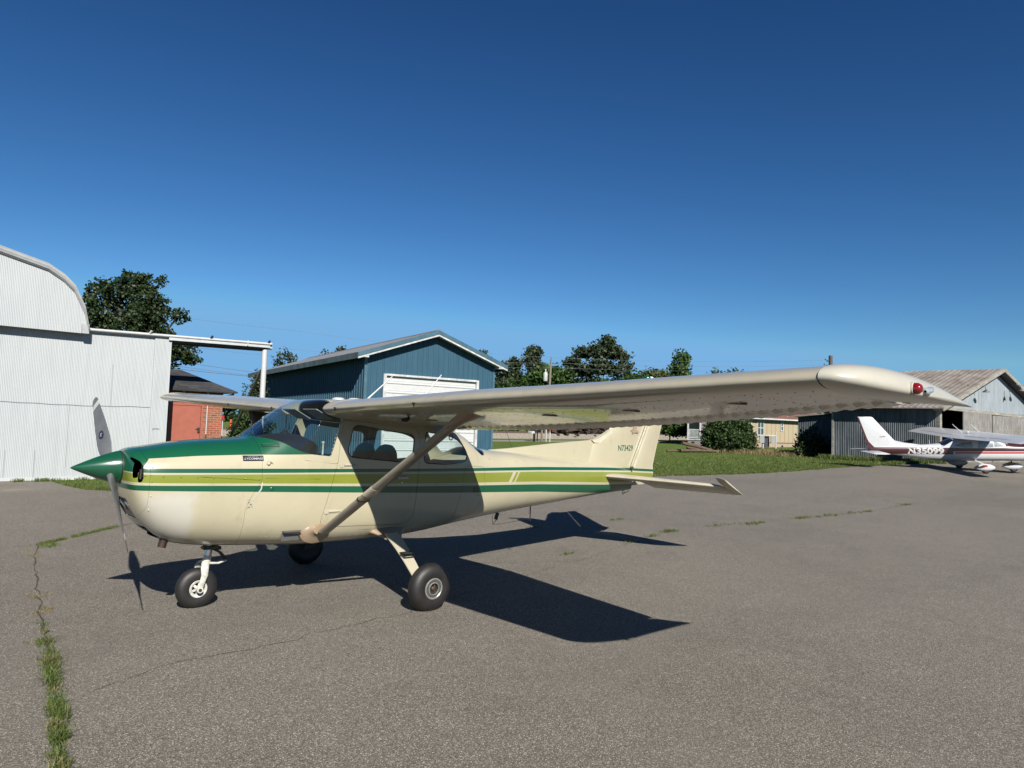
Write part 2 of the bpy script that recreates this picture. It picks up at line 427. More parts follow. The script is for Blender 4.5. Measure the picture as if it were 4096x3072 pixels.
def on_rim(f):
    c_ = f.calc_center_median(); z_ = c_.z; y_ = surf_y(c_.x, z_)
    vt = interp(T[:,0], T[:,2], c_.x); return min(abs(abs(v.co.y)-surf_y(v.co.x, v.co.z))+0*z_ for v in f.verts) > .004 and float(vt)-z_ > .03
def part_from(src, poly, y0, y1, name, mat=None, parent=None, grow=0.):
    o = tmp(src.data.copy(), name)
    mb = MB(); mb.prism(offpoly(poly, grow) if grow else poly, 'y', y0, y1); cut(o, mb, 'INTERSECT')
    if mat:
        bmg = bmesh.new(); bmg.from_mesh(o.data); inner = [f for f in bmg.faces if f.material_index != 0]
        outer = [f for f in bmg.faces if f.material_index == 0 and abs(f.normal.y)+abs(f.normal.z)+abs(f.normal.x) > 0]
        bmesh.ops.delete(bmg, geom=inner, context='FACES')
        # drop the rim walls left by the cutter: faces whose vertices lie on no outer ring
        rim = [f for f in bmg.faces if on_rim(f)]
        bmesh.ops.delete(bmg, geom=rim, context='FACES'); bmg.to_mesh(o.data); bmg.free()
        o.data.materials.clear(); o.data.materials.append(mat)
    shade(o.data, 32); o.parent = parent or PL; o.name = name; return o
def cutaway(o, poly, y0, y1, grow=0.):
    mb = MB(); mb.prism(offpoly(poly, grow) if grow else poly, 'y', y0, y1); cut(o, mb)

WS = [(1.30,1.60),(1.38,1.572),(1.44,1.560),(1.50,1.548),(1.57,1.528),(1.63,1.500),(1.69,1.465),(1.77,1.434),(1.87,1.409),(2.045,1.392),(2.165,1.76),(2.125,1.86),(2.06,2.1),(1.30,2.1)]
DOOR = roundpoly([(2.165,1.745),(2.125,1.33),(1.965,.72),(3.02,.68),(3.06,1.25),(3.055,1.672)], [.06,.0,.10,.14,.0,.06])
WIN = roundpoly([(2.288,1.695),(2.212,1.388),(2.972,1.318),(2.995,1.605)], [.07,.09,.05,.06])
QTR = roundpoly([(3.155,1.640),(3.125,1.318),(3.42,1.296),(3.715,1.322),(3.755,1.40),(3.66,1.54),(3.50,1.60)], [.04,.06,.1,.08,.08,.10,.1])
RW = roundpoly([(3.70,1.66),(4.03,1.375),(4.10,1.40),(4.15,1.50),(4.15,1.95),(3.67,1.95)], [0,.05,.04,.05,0,0])
BAG = roundpoly([(3.72,1.272),(4.035,1.252),(4.03,1.0),(3.95,.72),(3.60,.67),(3.66,.95)], [.05,.05,.02,.08,.04,0])
COWL = [(.2,.3),(1.255,.3),(1.262,.92),(1.30,1.02),(1.395,1.18),(1.395,1.548),(1.38,1.7),(.2,1.7)]
BOWL = [(.2,.3),(.44,.3),(.46,.88),(.492,.98),(.495,1.30),(.46,1.40),(.44,1.6),(.2,1.6)]
fus = tmp(shell.data.copy(), 'fuselage')
# windshield, rear window
ws = part_from(shell, WS, -1, 1, 'windshield', M_ws); cutaway(fus, WS, -1, 1, .003)
rw = part_from(shell, RW, -1, 1, 'rear_window', M_ws); cutaway(fus, RW, -1, 1, .003)
cowl = tmp(shell.data.copy(), 'engine_cowling'); mb = MB(); mb.prism(COWL, 'y', -1, 1); cut(cowl, mb, 'INTERSECT'); cutaway(fus, COWL, -1, 1, .0025)
bowl = tmp(cowl.data.copy(), 'nose_bowl'); mb = MB(); mb.prism(BOWL, 'y', -1, 1); cut(bowl, mb, 'INTERSECT'); cutaway(cowl, BOWL, -1, 1, .0015)
for s in (-1, 1):
    y0, y1 = (-1, -.2) if s < 0 else (.2, 1)
    d = tmp(shell.data.copy(), 'door'); mb = MB(); mb.prism(DOOR, 'y', y0, y1); cut(d, mb, 'INTERSECT')
    cutaway(d, WIN, y0, y1, .002); shade(d.data, 32); d.parent = PL
    g = part_from(shell, WIN, y0, y1, 'window', M_glass, d, -.001)
    cutaway(fus, DOOR, y0, y1, .0045)
    part_from(shell, QTR, y0, y1, 'side_window', M_glass, PL, -.001); cutaway(fus, QTR, y0, y1, .002)
    # seals round the panes: thin tubes following the cut outline
    for poly, par in ((WIN, d), (QTR, PL)):
        path = [(a, s*(surf_y(a, b)+.001), b) for a, b in offpoly(poly, .004)]; path.append(path[0])
        MB().tube(path, .0045, 5, False).build('window_seal', M_seal, par, 60)
    if s < 0:
        b = part_from(shell, BAG, y0, y1, 'baggage_door', None, PL); cutaway(fus, BAG, y0, y1, .003)
        fr = MB(); 
        path = [(q[0], -(surf_y(q[0],q[1])+.002), q[1]) for q in ((3.872,1.02),(3.93,1.018),(3.93,.968),(3.874,.970),(3.872,1.02))]
        fr.tube(path, .003, 5); fr.dome((3.945,-surf_y(3.945,.93),.93), (0,-1,0), .008); fr.build('baggage_latch', M_dsteel, b, 60)
        pil = MB(); pil.box((2.86,-surf_y(2.86,1.17)-.012,1.165),(.13,.016,.028)); pil.build('door_handle', M_cream, d, bevel=.004)
        kk = MB(); kk.dome((2.86,-surf_y(2.86,1.12)-.001,1.115),(0,-1,0),.011); kk.build('door_lock', M_steel, d, 60)
        for hx, hz in ((2.165,1.305),(2.03,.865)):
            h = MB(); ln = .20
            pts = [(hx-.03,hz),(hx-.02,hz+.022),(hx+ln*.8,hz+.012),(hx+ln,hz),(hx+ln*.8,hz-.012),(hx-.02,hz-.022)]
            yy = surf_y(hx, hz)
            h.prism(roundpoly(pts,.01,3), 'y', -yy-.004, -yy+.01)
            h.tube([(hx+.02,-yy-.006,hz),(hx+ln*.7,-yy-.008,hz-.002)], [.010,.005], 8)
            h.tube([(hx,-yy-.005,hz-.025),(hx,-yy-.005,hz+.025)], .004, 6)
            for rx in np.linspace(hx+.02, hx+ln*.85, 6):
                h.dome((rx,-yy-.004,hz+.011),(0,-1,0),.0032); h.dome((rx,-yy-.004,hz-.011),(0,-1,0),.0032)
            h.build('door_hinge', M_cream, d, 40)
# cooling inlets and chin openings in the nose bowl
for s in (-1, 1):
    inl = roundpoly([(s*.315,1.352),(s*.345,1.35),(s*.380,1.31),(s*.380,1.215),(s*.330,1.21)], .015)
    inl2 = [(q[0]*.86,q[1]*.94+.075) for q in inl]
    mb = MB(); mb.prism(inl, 'x', .2, .42); cut(bowl, mb)
    cr_ = roundpoly([(.366,1.388),(.39,1.376),(.432,1.345),(.448,1.305),(.452,1.21),(.440,1.178),(.418,1.178),(.414,1.20),(.419,1.29),(.405,1.31)], .008)
    mb = MB(); mb.prism(cr_, 'y', s*.24, s*.5); cut(bowl, mb)
    du = MB(); du.loft([[(x_, q[0], q[1]) for q in P_] for x_, P_ in ((.452,[(q[0]*.97,q[1]) for q in inl]),(.47,inl2),(.60,inl2))]); du.build('cooling_inlet', M_black, bowl)
    fn = MB()
    for k in range(9): fn.box((.440, s*.345, 1.205+k*.009), (.006,.035,.003))
    fn.build('cylinder_fins', M_rim, bowl)
li = roundpoly([(-.17,1.03),(.17,1.03),(.19,.86),(-.19,.86)], .03)
mb = MB(); mb.prism(li, 'x', .2, .62); cut(bowl, mb); mb = MB(); mb.prism(li, 'x', .2, .62); cut(cowl, mb)
lo = roundpoly([(-.20,.79),(.20,.79),(.20,.685),(-.20,.685)], .02)
mb = MB(); mb.prism(lo, 'x', .3, .75); cut(cowl, mb); mb = MB(); mb.prism(lo, 'x', .2, .62); cut(bowl, mb)
fill = MB(); fill.add([(.398,-.2,1.045),(.398,.2,1.045),(.478,.2,.85),(.478,-.2,.85)], [(0,1,2,3)])
ll = fill.build('landing_light_panel', simple('hazy lamp cover', (.14,.145,.145), .45, coat=.2), bowl)
for s in (-1, 1):
    lp = MB(); lp.lathe([(0,.055),(.012,.052),(.02,.03)], 20, Matrix.Translation((.437,s*.085,.955))@Matrix.Rotation(R_(-120),4,'Y')); lp.build('landing_light', M_rim, bowl, 40)
bk = MB(); bk.box((.98,0,1.05),(.8,.62,.30)); bk.box((.80,0,.76),(.15,.38,.12)); bk.build('engine', M_black, PL)
for o in (cowl, bowl): o.data.materials[1] = M_black
for o in (fus, cowl, bowl): shade(o.data, 32); o.parent = PL
fus.name = 'fuselage'
kill(shell)

# rivets and raised seams, merged into one mesh of trim per area
rv = MB()
def rivrow(pts, step=.035, r=.0032, side=-1):
    P = [Vector(p) for p in pts]
    for a, b in zip(P[:-1], P[1:]):
        n = max(1, int((b-a).length/step))
        for k in range(n):
            q = a.lerp(b, k/n); y = side*surf_y(q.x, q.y); rv.dome((q.x, y, q.y), (0,side,.12), r*1.35, r*.8, 6)
for s in (-1, 1):
    rivrow([(1.44,1.555),(1.53,1.52),(1.62,1.47),(1.69,1.425),(1.78,1.392),(1.9,1.372),(2.10,1.345)], .03, .0038, s)
    rivrow([(1.41,1.50),(1.415,1.20),(1.32,1.0),(1.285,.66)], .05, .003, s)
    rivrow([(2.03,1.36),(2.13,1.70)], .035, .0036, s); rivrow([(2.09,1.34),(2.155,1.60)], .035, .003, s)
    rivrow([(2.08,1.30),(1.90,.86)], .04, .003, s); rivrow([(1.62,1.25),(1.62,.75)], .05, .0025, s); rivrow([(1.95,1.28),(1.72,.70)], .045, .003, s)
    rivrow([(1.45,.66),(1.95,.62)], .05, .003, s); rivrow([(2.1,.655),(3.1,.632)], .04, .003, s); rivrow([(2.1,.60),(2.9,.60)], .08, .0028, s)
    rivrow([(3.10,1.62),(3.13,1.0),(3.12,.66)], .05, .0026, s); rivrow([(4.10,1.30),(4.12,.75)], .05, .0026, s); rivrow([(4.18,1.29),(4.20,.75)],.05,.0026,s)
    rivrow([(4.2,1.265),(6.4,1.205)], .035, .0026, s); rivrow([(5.35,1.28),(5.36,.80)], .06, .0026, s); rivrow([(6.48,1.20),(6.48,.84)], .05, .0026, s)
    rivrow([(.51,1.30),(.51,.95),(.50,.80)], .09, .006, s)
    for k in range(8): rv.dome((.46+k*.131, s*surf_y(.46+k*.131, 1.232-k*.006), 1.232-k*.006), (0,s,0), .008, .006, 8)
# seam lines (lap joints) as thin raised strips
sm = MB()
def seam(pts, side=-1, r=.0016):
    sm.tube([(x, side*(surf_y(x,z)), z) for x, z in pts], r, 4)
for s in (-1, 1):
    seam([(1.405,1.545),(1.62,1.45),(1.80,1.352),(2.10,1.318),(2.125,1.33)], s)
    seam([(1.96,1.29),(1.74,.66),(1.71,.60)], s); seam([(4.14,1.36),(4.15,1.05),(4.12,.70)], s)
    seam([(6.48,1.22),(6.50,1.05),(6.47,.82)], s); seam([(1.43,1.195),(1.95,1.175)], s); seam([(.5,1.233),(.9,1.216),(1.38,1.178)], s, .002)
    seam([(2.0,.645),(2.5,.655),(3.05,.66),(3.15,.72)], s)
for mb_, mi_ in ((rv, 0), (sm, 2)):
    t_ = mb_.build('t', M_dsteel, None, 40)
    if mi_ == 2: fus.data.materials.append(M_dsteel)
    for p_ in t_.data.polygons: p_.material_index = mi_
    bm = bmesh.new(); bm.from_mesh(fus.data); bm.from_mesh(t_.data); bm.to_mesh(fus.data); bm.free(); kill(t_)
# exhaust, vents, step, decals
MB().tube([(.72,-.17,.74),(.70,-.17,.66),(.685,-.17,.60)], [.038,.036,.034], 14, False).build('exhaust_pipe', simple('sooty exhaust', (.035,.022,.015), .6, .4, .4, 25), PL, 50)
v_ = MB(); P4 = [(1.425,1.50),(1.55,1.505),(1.56,1.478),(1.42,1.478)]
v_.tube([(x, -(surf_y(x,z)+.003), z) for x, z in P4+P4[:1]], .005, 6); v_.build('fresh_air_vent', M_seal, PL, 60)
v_ = MB(); v_.dome((1.452,-surf_y(1.45,1.325),1.325),(0,-1,0),.02,.02,10); v_.tube([(1.44,-surf_y(1.45,1.325)-.004,1.345),(1.47,-surf_y(1.45,1.325)-.012,1.342),(1.49,-surf_y(1.45,1.325)-.004,1.325)], .006, 6); v_.build('static_port', M_cream, PL, 60)
v_ = MB(); yy = surf_y(1.5,1.095); v_.dome((1.49,-yy-.001,1.098),(0,-1,0),.018,.003,16); v_.build('drain_cover', M_green, PL, 60)
v_ = MB(); yy = surf_y(1.71,.66)
v_.box((1.71,-yy-.035,.70),(.165,.075,.008)); v_.box((1.71,-yy-.006,.655),(.165,.006,.09)); v_.build('boarding_step', simple('grey step metal',(.12,.12,.115),.45,.5), PL)
def decal(pts, s, off=.0018):
    return [(x, s*(surf_y(x,z)+off), z) for x, z in pts]
dc = MB(); n_ = 6; g0 = []
for zz in (1.349,1.3965):
    for k in range(n_+1): xx = 1.232+k*(1.412-1.232)/n_; g0.append((xx, -(surf_y(xx,zz)+.002), zz))
dc.add(g0, [(k,k+1,n_+2+k,n_+1+k) for k in range(n_)])
dcl = dc.build('engine_badge', simple('black badge', (.012,.014,.022), .35), PL)
ux = Vector((1.412-1.232, -(surf_y(1.412,1.37)-surf_y(1.232,1.37)), 0)); M_badge = simple('badge silver', (.36,.36,.36), .4)
uz_ = Vector((0, -(surf_y(1.32,1.396)-surf_y(1.32,1.35)), .047))
o_ = Vector((1.240, -(surf_y(1.32,1.362)+.0075), 1.362)); 
text_obj('badge_letters', 'LYCOMING', .019, M_badge, o_, ux, uz_, dcl, length=.164, shear=.25, bold=.0004, depth=.001)
text_obj('badge_letters', 'POWERED BY', .005, M_badge, (1.275,-(surf_y(1.32,1.388)+.0055),1.388), ux, uz_, dcl, length=.09, depth=.001)
# chipped dent with tape behind the cowl
tp = MB(); tp.add([(x, -(surf_y(x,z)+.003), z) for x, z in ((1.398,1.165),(1.385,1.10),(1.335,1.03),(1.315,1.005),(1.325,1.002),(1.35,1.035),(1.395,1.095),(1.405,1.15))], [list(range(8))])
tp.build('paint_patch', simple('white filler', (.38,.37,.34), .5), PL)
tp = MB()
for k in range(14): a_, b_ = 1.30+random.uniform(-.02,.03), .98+random.uniform(-.05,.04); tp.dome((a_, -surf_y(a_,b_), b_),(0,-1,0), random.uniform(.003,.009), .001, 7)
tp.build('paint_chips', simple('chipped grey metal', (.16,.165,.18), .4, .4), PL)

# spinner and propeller
MS = Matrix.Translation((0,0,1.278))@Matrix.Rotation(R_(90),4,'Y')
prof = [(0.001,.001),(.006,.006),(.02,.014),(.06,.033),(.12,.060),(.18,.086),(.24,.109),(.29,.126),(.33,.137),(.352,.141),(.353,.136),(.353,.02)]
spn = MB().lathe(prof, 48, MS).build('spinner', M_green, PL, 40)
pb = MB().lathe([(.356,.02),(.356,.139),(.364,.139),(.364,.02)], 40, MS); pb.build('spinner_backplate', M_dsteel, spn, 30)
HUB = Vector((.285,0,1.278))
for sgn in (1,-1):
    rd = Vector((0,.79,.613)).normalized()*sgn; td = Vector((0,.613,-.79)).normalized()*sgn; ax = Vector((-1,0,0))
    bl = MB(); rings = []; rr = [.07,.11,.15,.20,.27,.36,.46,.56,.66,.76,.815,.85,.875,.905,.928,.941,.948]
    for r in rr:
        ch = float(interp([.07,.12,.2,.36,.56,.76,.9,.948],[.070,.078,.112,.150,.148,.122,.100,.055], r))
        th = float(interp([.07,.12,.2,.36,.6,.948],[.062,.050,.030,.019,.013,.006], r)); be = R_(float(interp([.07,.2,.4,.7,.95],[52,42,29,19,14], r)))
        cd = td*math.cos(be)+ax*math.sin(be); nd = rd.cross(cd).normalized(); ring = []
        for k in range(20):
            a = 2*math.pi*k/20; c_, s_ = math.cos(a), math.sin(a)
            tt = th*(.5+.25*c_) ; ring.append(HUB+rd*r+cd*(ch*.5*c_)+nd*(tt*s_))
        rings.append(ring)
    k0 = len(bl.v); bl.loft(rings)
    for i in range(len(rr)-1):
        mi = 1 if rr[i] in (.815,.85) else 0
        for j in range(20): bl.m[i*20+j] = mi
    b_ = bl.build('propeller_blade', [M_prop, M_propw], PL, 50)
    if sgn == 1:
        r = .42; be = R_(27.5); cd = td*math.cos(be)+ax*math.sin(be); nd = rd.cross(cd).normalized()
        ov = MB(); cc = HUB+rd*r
        def ell(a, b, off, n=24, du=0, dv=0): return [cc+rd*(a*math.cos(2*math.pi*k/n)+du)+cd*(b*math.sin(2*math.pi*k/n)+dv)+nd*off for k in range(n)]
        nd2 = nd if nd.dot(Vector((-1,-3,0))) > 0 else -nd; nd = nd2
        ov.add(ell(.050,.030,.0135), [list(range(24))]); od = ov.build('blade_emblem', simple('navy oval', (.015,.015,.035), .4), b_)
        em = MB(); em.add([cc+rd*u1+cd*v1+nd*.0142 for u1, v1 in ((-.022,-.003),(.022,.001),(.022,.006),(-.02,.002))], [(0,1,2,3)])
        em.add([cc+rd*u1+cd*v1+nd*.0142 for u1, v1 in ((.004,-.013),(.014,-.002),(.018,-.005),(.010,-.015))], [(0,1,2,3)])
        em.add([cc+rd*u1+cd*v1+nd*.0142 for u1, v1 in ((-.018,.008),(.010,.010),(.010,.013),(-.018,.011))], [(0,1,2,3)])
        em.build('emblem_marks', M_badge, od, fix=False)

# ---- cabin interior
it = MB(); it.box((2.5,0,.63),(1.5,.80,.03)); it.build('cabin_floor', M_dark, PL)
it = MB(); it.loft([[(x_, y_*k_, z_) for y_, k_ in ((-1,w_),(-.8,w_),(0,w_),(.8,w_),(1,w_))]+[(x_, w_, 1.12),(x_, -w_, 1.12)] if False else [(x_,-w_,1.15),(x_,-w_,z_-.06),(x_,-w_*.82,z_-.015),(x_,-w_*.4,z_+.02),(x_,0,z_+.03),(x_,w_*.4,z_+.02),(x_,w_*.82,z_-.015),(x_,w_,z_-.06),(x_,w_,1.15)] for x_, w_, z_ in ((1.47,.30,1.52),(1.58,.40,1.54),(1.75,.44,1.56),(1.88,.45,1.56),(1.95,.45,1.53))]); it.build('instrument_panel', M_dark, PL, 50)
def seat(cx, cy, parent, hgt=.36, wdt=.46):
    s = MB(); base = .98
    pts = roundpoly([(-.23,0),(.23,0),(.21,.32),(.17,.44),(.08,.50),(-.08,.50),(-.17,.44),(-.21,.32)], .05, 4)
    rings = []
    for dx, sc in ((-.055,.88),(-.03,1.),(.035,1.),(.06,.90)):
        rings.append([(cx+dx+p[1]*.16, cy+p[0]*sc*wdt/.46, base+.02+p[1]*sc*1.0) for p in pts])
    s.loft(rings); s.box((cx-.25,cy,.96),(.5,.44,.13)); s.box((cx-.25,cy,.78),(.4,.36,.28))
    o = s.build('seat', M_dark, parent, 50)
    mo = o.modifiers.new('s','SUBSURF'); mo.levels = 1; mo.render_levels = 1
for cx, cy in ((2.76,-.235),(2.78,.235)): seat(cx, cy, PL)
it = MB(); it.box((3.30,0,.98),(.12,.86,.46), M=Matrix.Rotation(R_(12),3,'Y')); it.box((3.1,0,.86),(.42,.86,.16)); it.build('rear_seat', M_inner, PL, bevel=.03)
it = MB(); it.prism([(3.34,1.15),(3.9,1.30),(4.16,1.36),(4.16,1.30),(3.9,1.0),(3.34,.9)], 'y', -.40, .40); it.build('baggage_shelf', M_inner, PL, bevel=.02)
# sun visors and centre post
for s in (-1, 1):
    it = MB(); it.box((2.03,s*.24,1.79),(.20,.30,.008), M=Matrix.Rotation(R_(28),3,'Y')); it.build('sun_visor', simple('grey visor',(.22,.22,.21),.6), PL, bevel=.002)
it = MB(); it.tube([(1.80,.06,1.58),(1.84,.06,1.64),(1.845,.06,1.78)], .004, 6); it.tube([(1.80,.0,1.58),(1.85,.0,1.64),(1.86,.0,1.80)], .004, 6); it.dome((1.82,.03,1.56),(0,0,1),.05,.06,12); it.build('compass', M_dark, PL, 50)
it = MB(); it.box((2.0,-.44,1.46),(.012,.012,.12)); it.box((2.0,-.44,1.52),(.02,.02,.02)); it.build('cabin_lever', M_whitechip, PL)

# ---- wings
def naca(s, t=1.0, cam=.03):
    yt = 5*(.2969*np.sqrt(s)-.126*s-.3516*s**2+.2843*s**3-.1036*s**4)*t
    yc = np.where(s < .4, cam/.16*(2*.4*s-s*s), cam/.36*((1-.8)+2*.4*s-s*s))
    return yc, yt
YW = [.50,.56,1.2,1.88,2.55,3.2,3.8,4.5,4.86,5.20]
def wpar(y):
    y = abs(y)
    le = float(np.interp(y, [0,2.55,5.2],[1.965,1.965,2.045])); te = float(np.interp(y, [0,2.62,5.2],[3.60,3.60,3.24]))
    zl = float(interp([.5,.56,1.88,2.56,3.7,4.84,5.3],[1.842,1.845,1.895,1.920,1.955,1.995,2.008], y))
    zt = float(interp([.5,.8,1.91,2.7,3.33,4.1,4.5,5.1,5.3],[1.686,1.692,1.722,1.760,1.797,1.850,1.884,1.935,1.945], y))
    th = float(np.interp(y, [0,2.55,5.2],[.195,.190,.140])); return le, te, zl, zt, th
def wsec(y, s0=0., s1=1., n=26, sc=1.0, side=-1, scale=1.0, corr=0.):
    le, te, zl, zt, th = wpar(y)
    ss = s0+(s1-s0)*(1-np.cos(np.linspace(0, math.pi/ (1 if s0==0 and s1==1 else 2) , n))) if s0 == 0 else np.linspace(s0, s1, n)
    if s0 == 0 and s1 < 1: ss = s1*(1-np.cos(np.linspace(0, math.pi/2, n)))
    if s0 == 0 and s1 == 1: ss = .5*(1-np.cos(np.linspace(0, math.pi, n)))
    ch = te-le; yc, yt = naca(ss, th/ch*scale)
    xx = le+ss*ch; zc = zl+(zt-zl)*ss+yc*ch
    up = zc+yt*ch; lo = zc-yt*ch
    # drooped leading-edge cuff
    up_ = [(x_, side*abs(y), z_+corr*0) for x_, z_ in zip(xx, up)]; lo_ = [(x_, side*abs(y), z_) for x_, z_ in zip(xx, lo)]
    return up_, lo_
def wring(y, s0, s1, side, n=26, scale=1.0, corr=0.):
    up, lo = wsec(y, s0, s1, n, side=side, scale=scale)
    if corr:
        a = (len(up)); 
        up = [(p[0],p[1],p[2]+(corr if 2 <= i < a-1 else 0)) for i, p in enumerate(up)]; lo = [(p[0],p[1],p[2]-(corr if 2 <= i < a-1 else 0)) for i, p in enumerate(lo)]
    return up[::-1]+(lo[1:] if s0 == 0 else lo)
for side in (-1, 1):
    WG = empty('wing', (0,0,0)); WG.parent = PL
    ys = sorted(set(YW+list(np.linspace(.56,5.2,30))))
    wb = MB(); wb.loft([wring(y, 0, .765, side) for y in ys])
    # rivets below
    def wlow(y, s):
        le, te, zl, zt, th = wpar(y); ch = te-le; yc, yt = naca(np.array([s]), th/ch); return (le+s*ch, side*y, zl+(zt-zl)*s+yc[0]*ch-yt[0]*ch)
    wb.mi = 1
    if side < 0:
        for s_, st in ((.13,.09),(.30,.10),(.52,.12),(.745,.05)):
            y = .7
            while y < 5.15: wb.dome(wlow(y, s_), (0,0,-1), .0046, .0022, 5); y += st
        y = 1.0
        while y < 5.1:
            for s_ in np.linspace(.15,.72,9): wb.dome(wlow(y, s_), (0,0,-1), .0046, .0022, 5)
            y += .42
        wb.mi = 0
        for y in (1.35,2.9,3.7,4.5):
            q_ = wlow(y, .40); wb.lathe([(0,.062),(-.004,.060),(-.005,.02)], 20, Matrix.Translation(q_)@Matrix.Rotation(R_(2),4,'X')); wb.dome(wlow(y,.40)[:2]+(q_[2]-.004,), (0,0,-1), .02, .002, 10)
    wb.build('wing_skin', [M_wing, M_grime], WG, 32)
    # corrugated flap and aileron
    for nm, a, b in (('flap',.60,2.60),('aileron',2.63,5.16)):
        fl = MB(); rings = []; y = a; ph = 0
        per = .104; nn = int((b-a)/per)
        pts = []
        for i in range(nn):
            y0 = a+(b-a)*i/nn; p = (b-a)/nn
            pts += [(y0, 0), (y0+p*.10, 0), (y0+p*.22, .017), (y0+p*.88, .0)]
        pts.append((b, 0))
        for yy, cr in pts: rings.append(wring(yy, .772, 1.0, side, 9, corr=cr))
        fl.loft(rings); fl.build(nm, M_wing, WG, 20)
    # root fairing cuff
    cf = MB(); cf.loft([wring(.47, 0, 1., side, 26, 1.12), wring(.60, 0, 1., side, 26, 1.10), wring(.612, 0, 1., side, 26, 1.02)]); cf.build('root_fairing', M_wing, WG, 35)
    # holes near the leading edge
    for yy, dz in ((.72,-.012),(2.02,-.02)):
        hl = MB()
        le, te, zl, zt, th = wpar(yy); q = Vector((le+.006, side*yy, zl+dz)); 
        hl.add([q+Vector((-.014,side*-.022,.018)), q+Vector((-.014,side*.022,.018)), q+Vector((-.004,side*.006,-.028))], [(0,1,2)])
        hl.build('vent_hole', M_black, WG, fix=False)
    # tip fairing
    TP = [(5.203,2.040,3.235,2.014,1.945,.150),(5.25,2.046,3.255,2.013,1.944,.152),(5.30,2.075,3.28,2.009,1.941,.150),(5.35,2.13,3.31,2.003,1.938,.142),(5.39,2.21,3.345,1.995,1.935,.128),(5.42,2.30,3.37,1.987,1.932,.110),(5.442,2.40,3.385,1.979,1.930,.090),(5.458,2.50,3.395,1.970,1.929,.066),(5.467,2.60,3.395,1.962,1.929,.040),(5.471,2.75,3.38,1.957,1.930,.014)]
    tf = MB(); rings = []
    for (y, le, te, zl, zt, th) in TP:
        ss = .5*(1-np.cos(np.linspace(0, math.pi, 28))); ch = te-le; yc, yt = naca(ss, th/ch, .02)
        up = [(le+s_*ch, side*y, zl+(zt-zl)*s_+c_*ch+t_*ch) for s_, c_, t_ in zip(ss, yc, yt)]
        lo = [(le+s_*ch, side*y, zl+(zt-zl)*s_+c_*ch-t_*ch) for s_, c_, t_ in zip(ss, yc, yt)]
        rings.append(up[::-1]+lo[1:-1])
    tf.loft(rings); to = tf.build('wing_tip', M_tip, WG, 40)
    sr = MB(); sr.loft([wring(5.199,0,1.,side,26,1.004), wring(5.204,0,1.,side,26,1.004)]); sr.build('tip_seam', M_seal, WG, 35)
    # position light and strobe
    lm_ = MB(); lm_.lathe([(-.01,.040),(.0,.042),(.025,.040),(.042,.030),(.052,.016),(.055,.002)], 20, Matrix.Translation((2.50,side*5.462,1.980))@Matrix.Rotation(R_(side*-90),4,'X')@Matrix.Rotation(R_(-20),4,'Y')@Matrix.Scale(.68,4))
    lm_.build('position_light', simple('red lens',(.16,.004,.006),.12,coat=1.) if side < 0 else simple('green lens',(.004,.25,.06),.12,coat=1.), to, 50)
    lb = MB(); lb.lathe([(-.02,.050),(.006,.050),(.010,.044)], 20, Matrix.Translation((2.50,side*5.455,1.980))@Matrix.Rotation(R_(side*-90),4,'X')@Matrix.Scale(.66,4)); lb.build('light_base', M_tip, to, 50)
    st_ = MB(); st_.lathe([(-.07,.010),(-.06,.030),(.0,.028),(.05,.027),(.075,.020),(.085,.008),(.087,.001)], 18, Matrix.Translation((2.635,side*5.478,1.978))@Matrix.Rotation(R_(82),4,'Y')@Matrix.Scale(.62,4)); st_.build('strobe_light', simple('strobe glass',(.30,.33,.34),.25,0.,coat=1.,var=.25,scale=40), to, 50)
    # strut, cuffs
    a = Vector((1.985, side*.565, .685)); b = Vector((2.36, side*2.22, 1.835))
    stt = MB(); rings = []; d = (b-a).normalized(); cx = Vector((1,0,0)); cx = (cx-d*cx.dot(d)).normalized(); cn = d.cross(cx)
    for t in np.linspace(0,1,6):
        q = a.lerp(b, t); wch = .066
        rings.append([q+cx*(wch*math.cos(2*math.pi*k/24)*(1.1 if math.cos(2*math.pi*k/24)>0 else .9))+cn*(.026*math.sin(2*math.pi*k/24)) for k in range(24)])
    stt.loft(rings); so_ = stt.build('wing_strut', M_strut, WG, 50)
    def band(t0, t1, k0, k1, name, mat, base=None):
        g = MB(); rr = []
        for t in np.linspace(t0, t1, 4):
            q = a.lerp(b, t); k_ = k0+(k1-k0)*(t-t0)/(t1-t0); rr.append([q+cx*(.066*k_*math.cos(2*math.pi*k/24)*(1.1 if math.cos(2*math.pi*k/24)>0 else .9))+cn*(.026*k_*math.sin(2*math.pi*k/24)) for k in range(24)])
        g.loft(rr); return g.build(name, mat, so_, 50)
    band(.34,.40,1.07,1.07,'strut_band', M_cream); band(.30,.305,1.12,1.12,'strut_band', M_seal)
    # lower cuff: oval boss on the fuselage
    g = MB(); rr = []; 
    for t, sx_, sz_, oy in ((0,.150,.100,.006),(.3,.143,.093,.020),(.6,.118,.075,.036),(.85,.088,.052,.055),(1.,.078,.042,.090)):
        c0 = Vector((1.95+.025*t, side*(surf_y(1.95,.67)-.012+oy), .665+.035*t)); rr.append([c0+Vector((sx_*math.cos(2*math.pi*k/28),0,sz_*math.sin(2*math.pi*k/28))) for k in range(28)])
    g.loft(rr); g.build('strut_cuff', M_fair, so_, 50)
    # upper cuff flaring into the wing
    g = MB(); rr = []
    for t, k_, f_x in ((.88,1.12,0),(.93,1.25,.01),(.965,1.7,.04),(1.0,2.6,.07),(1.02,3.2,.08)):
        q = a.lerp(b, t)+Vector((f_x,0,0)); kn = 1.1+(k_-1.1)*1.3
        rr.append([q+cx*(.066*k_*math.cos(2*math.pi*k/24))+Vector((0,1,.15)).normalized()*side*(.03*kn*math.sin(2*math.pi*k/24)) for k in range(24)])
    g.loft(rr); g.build('strut_cuff', M_fair, so_, 50)
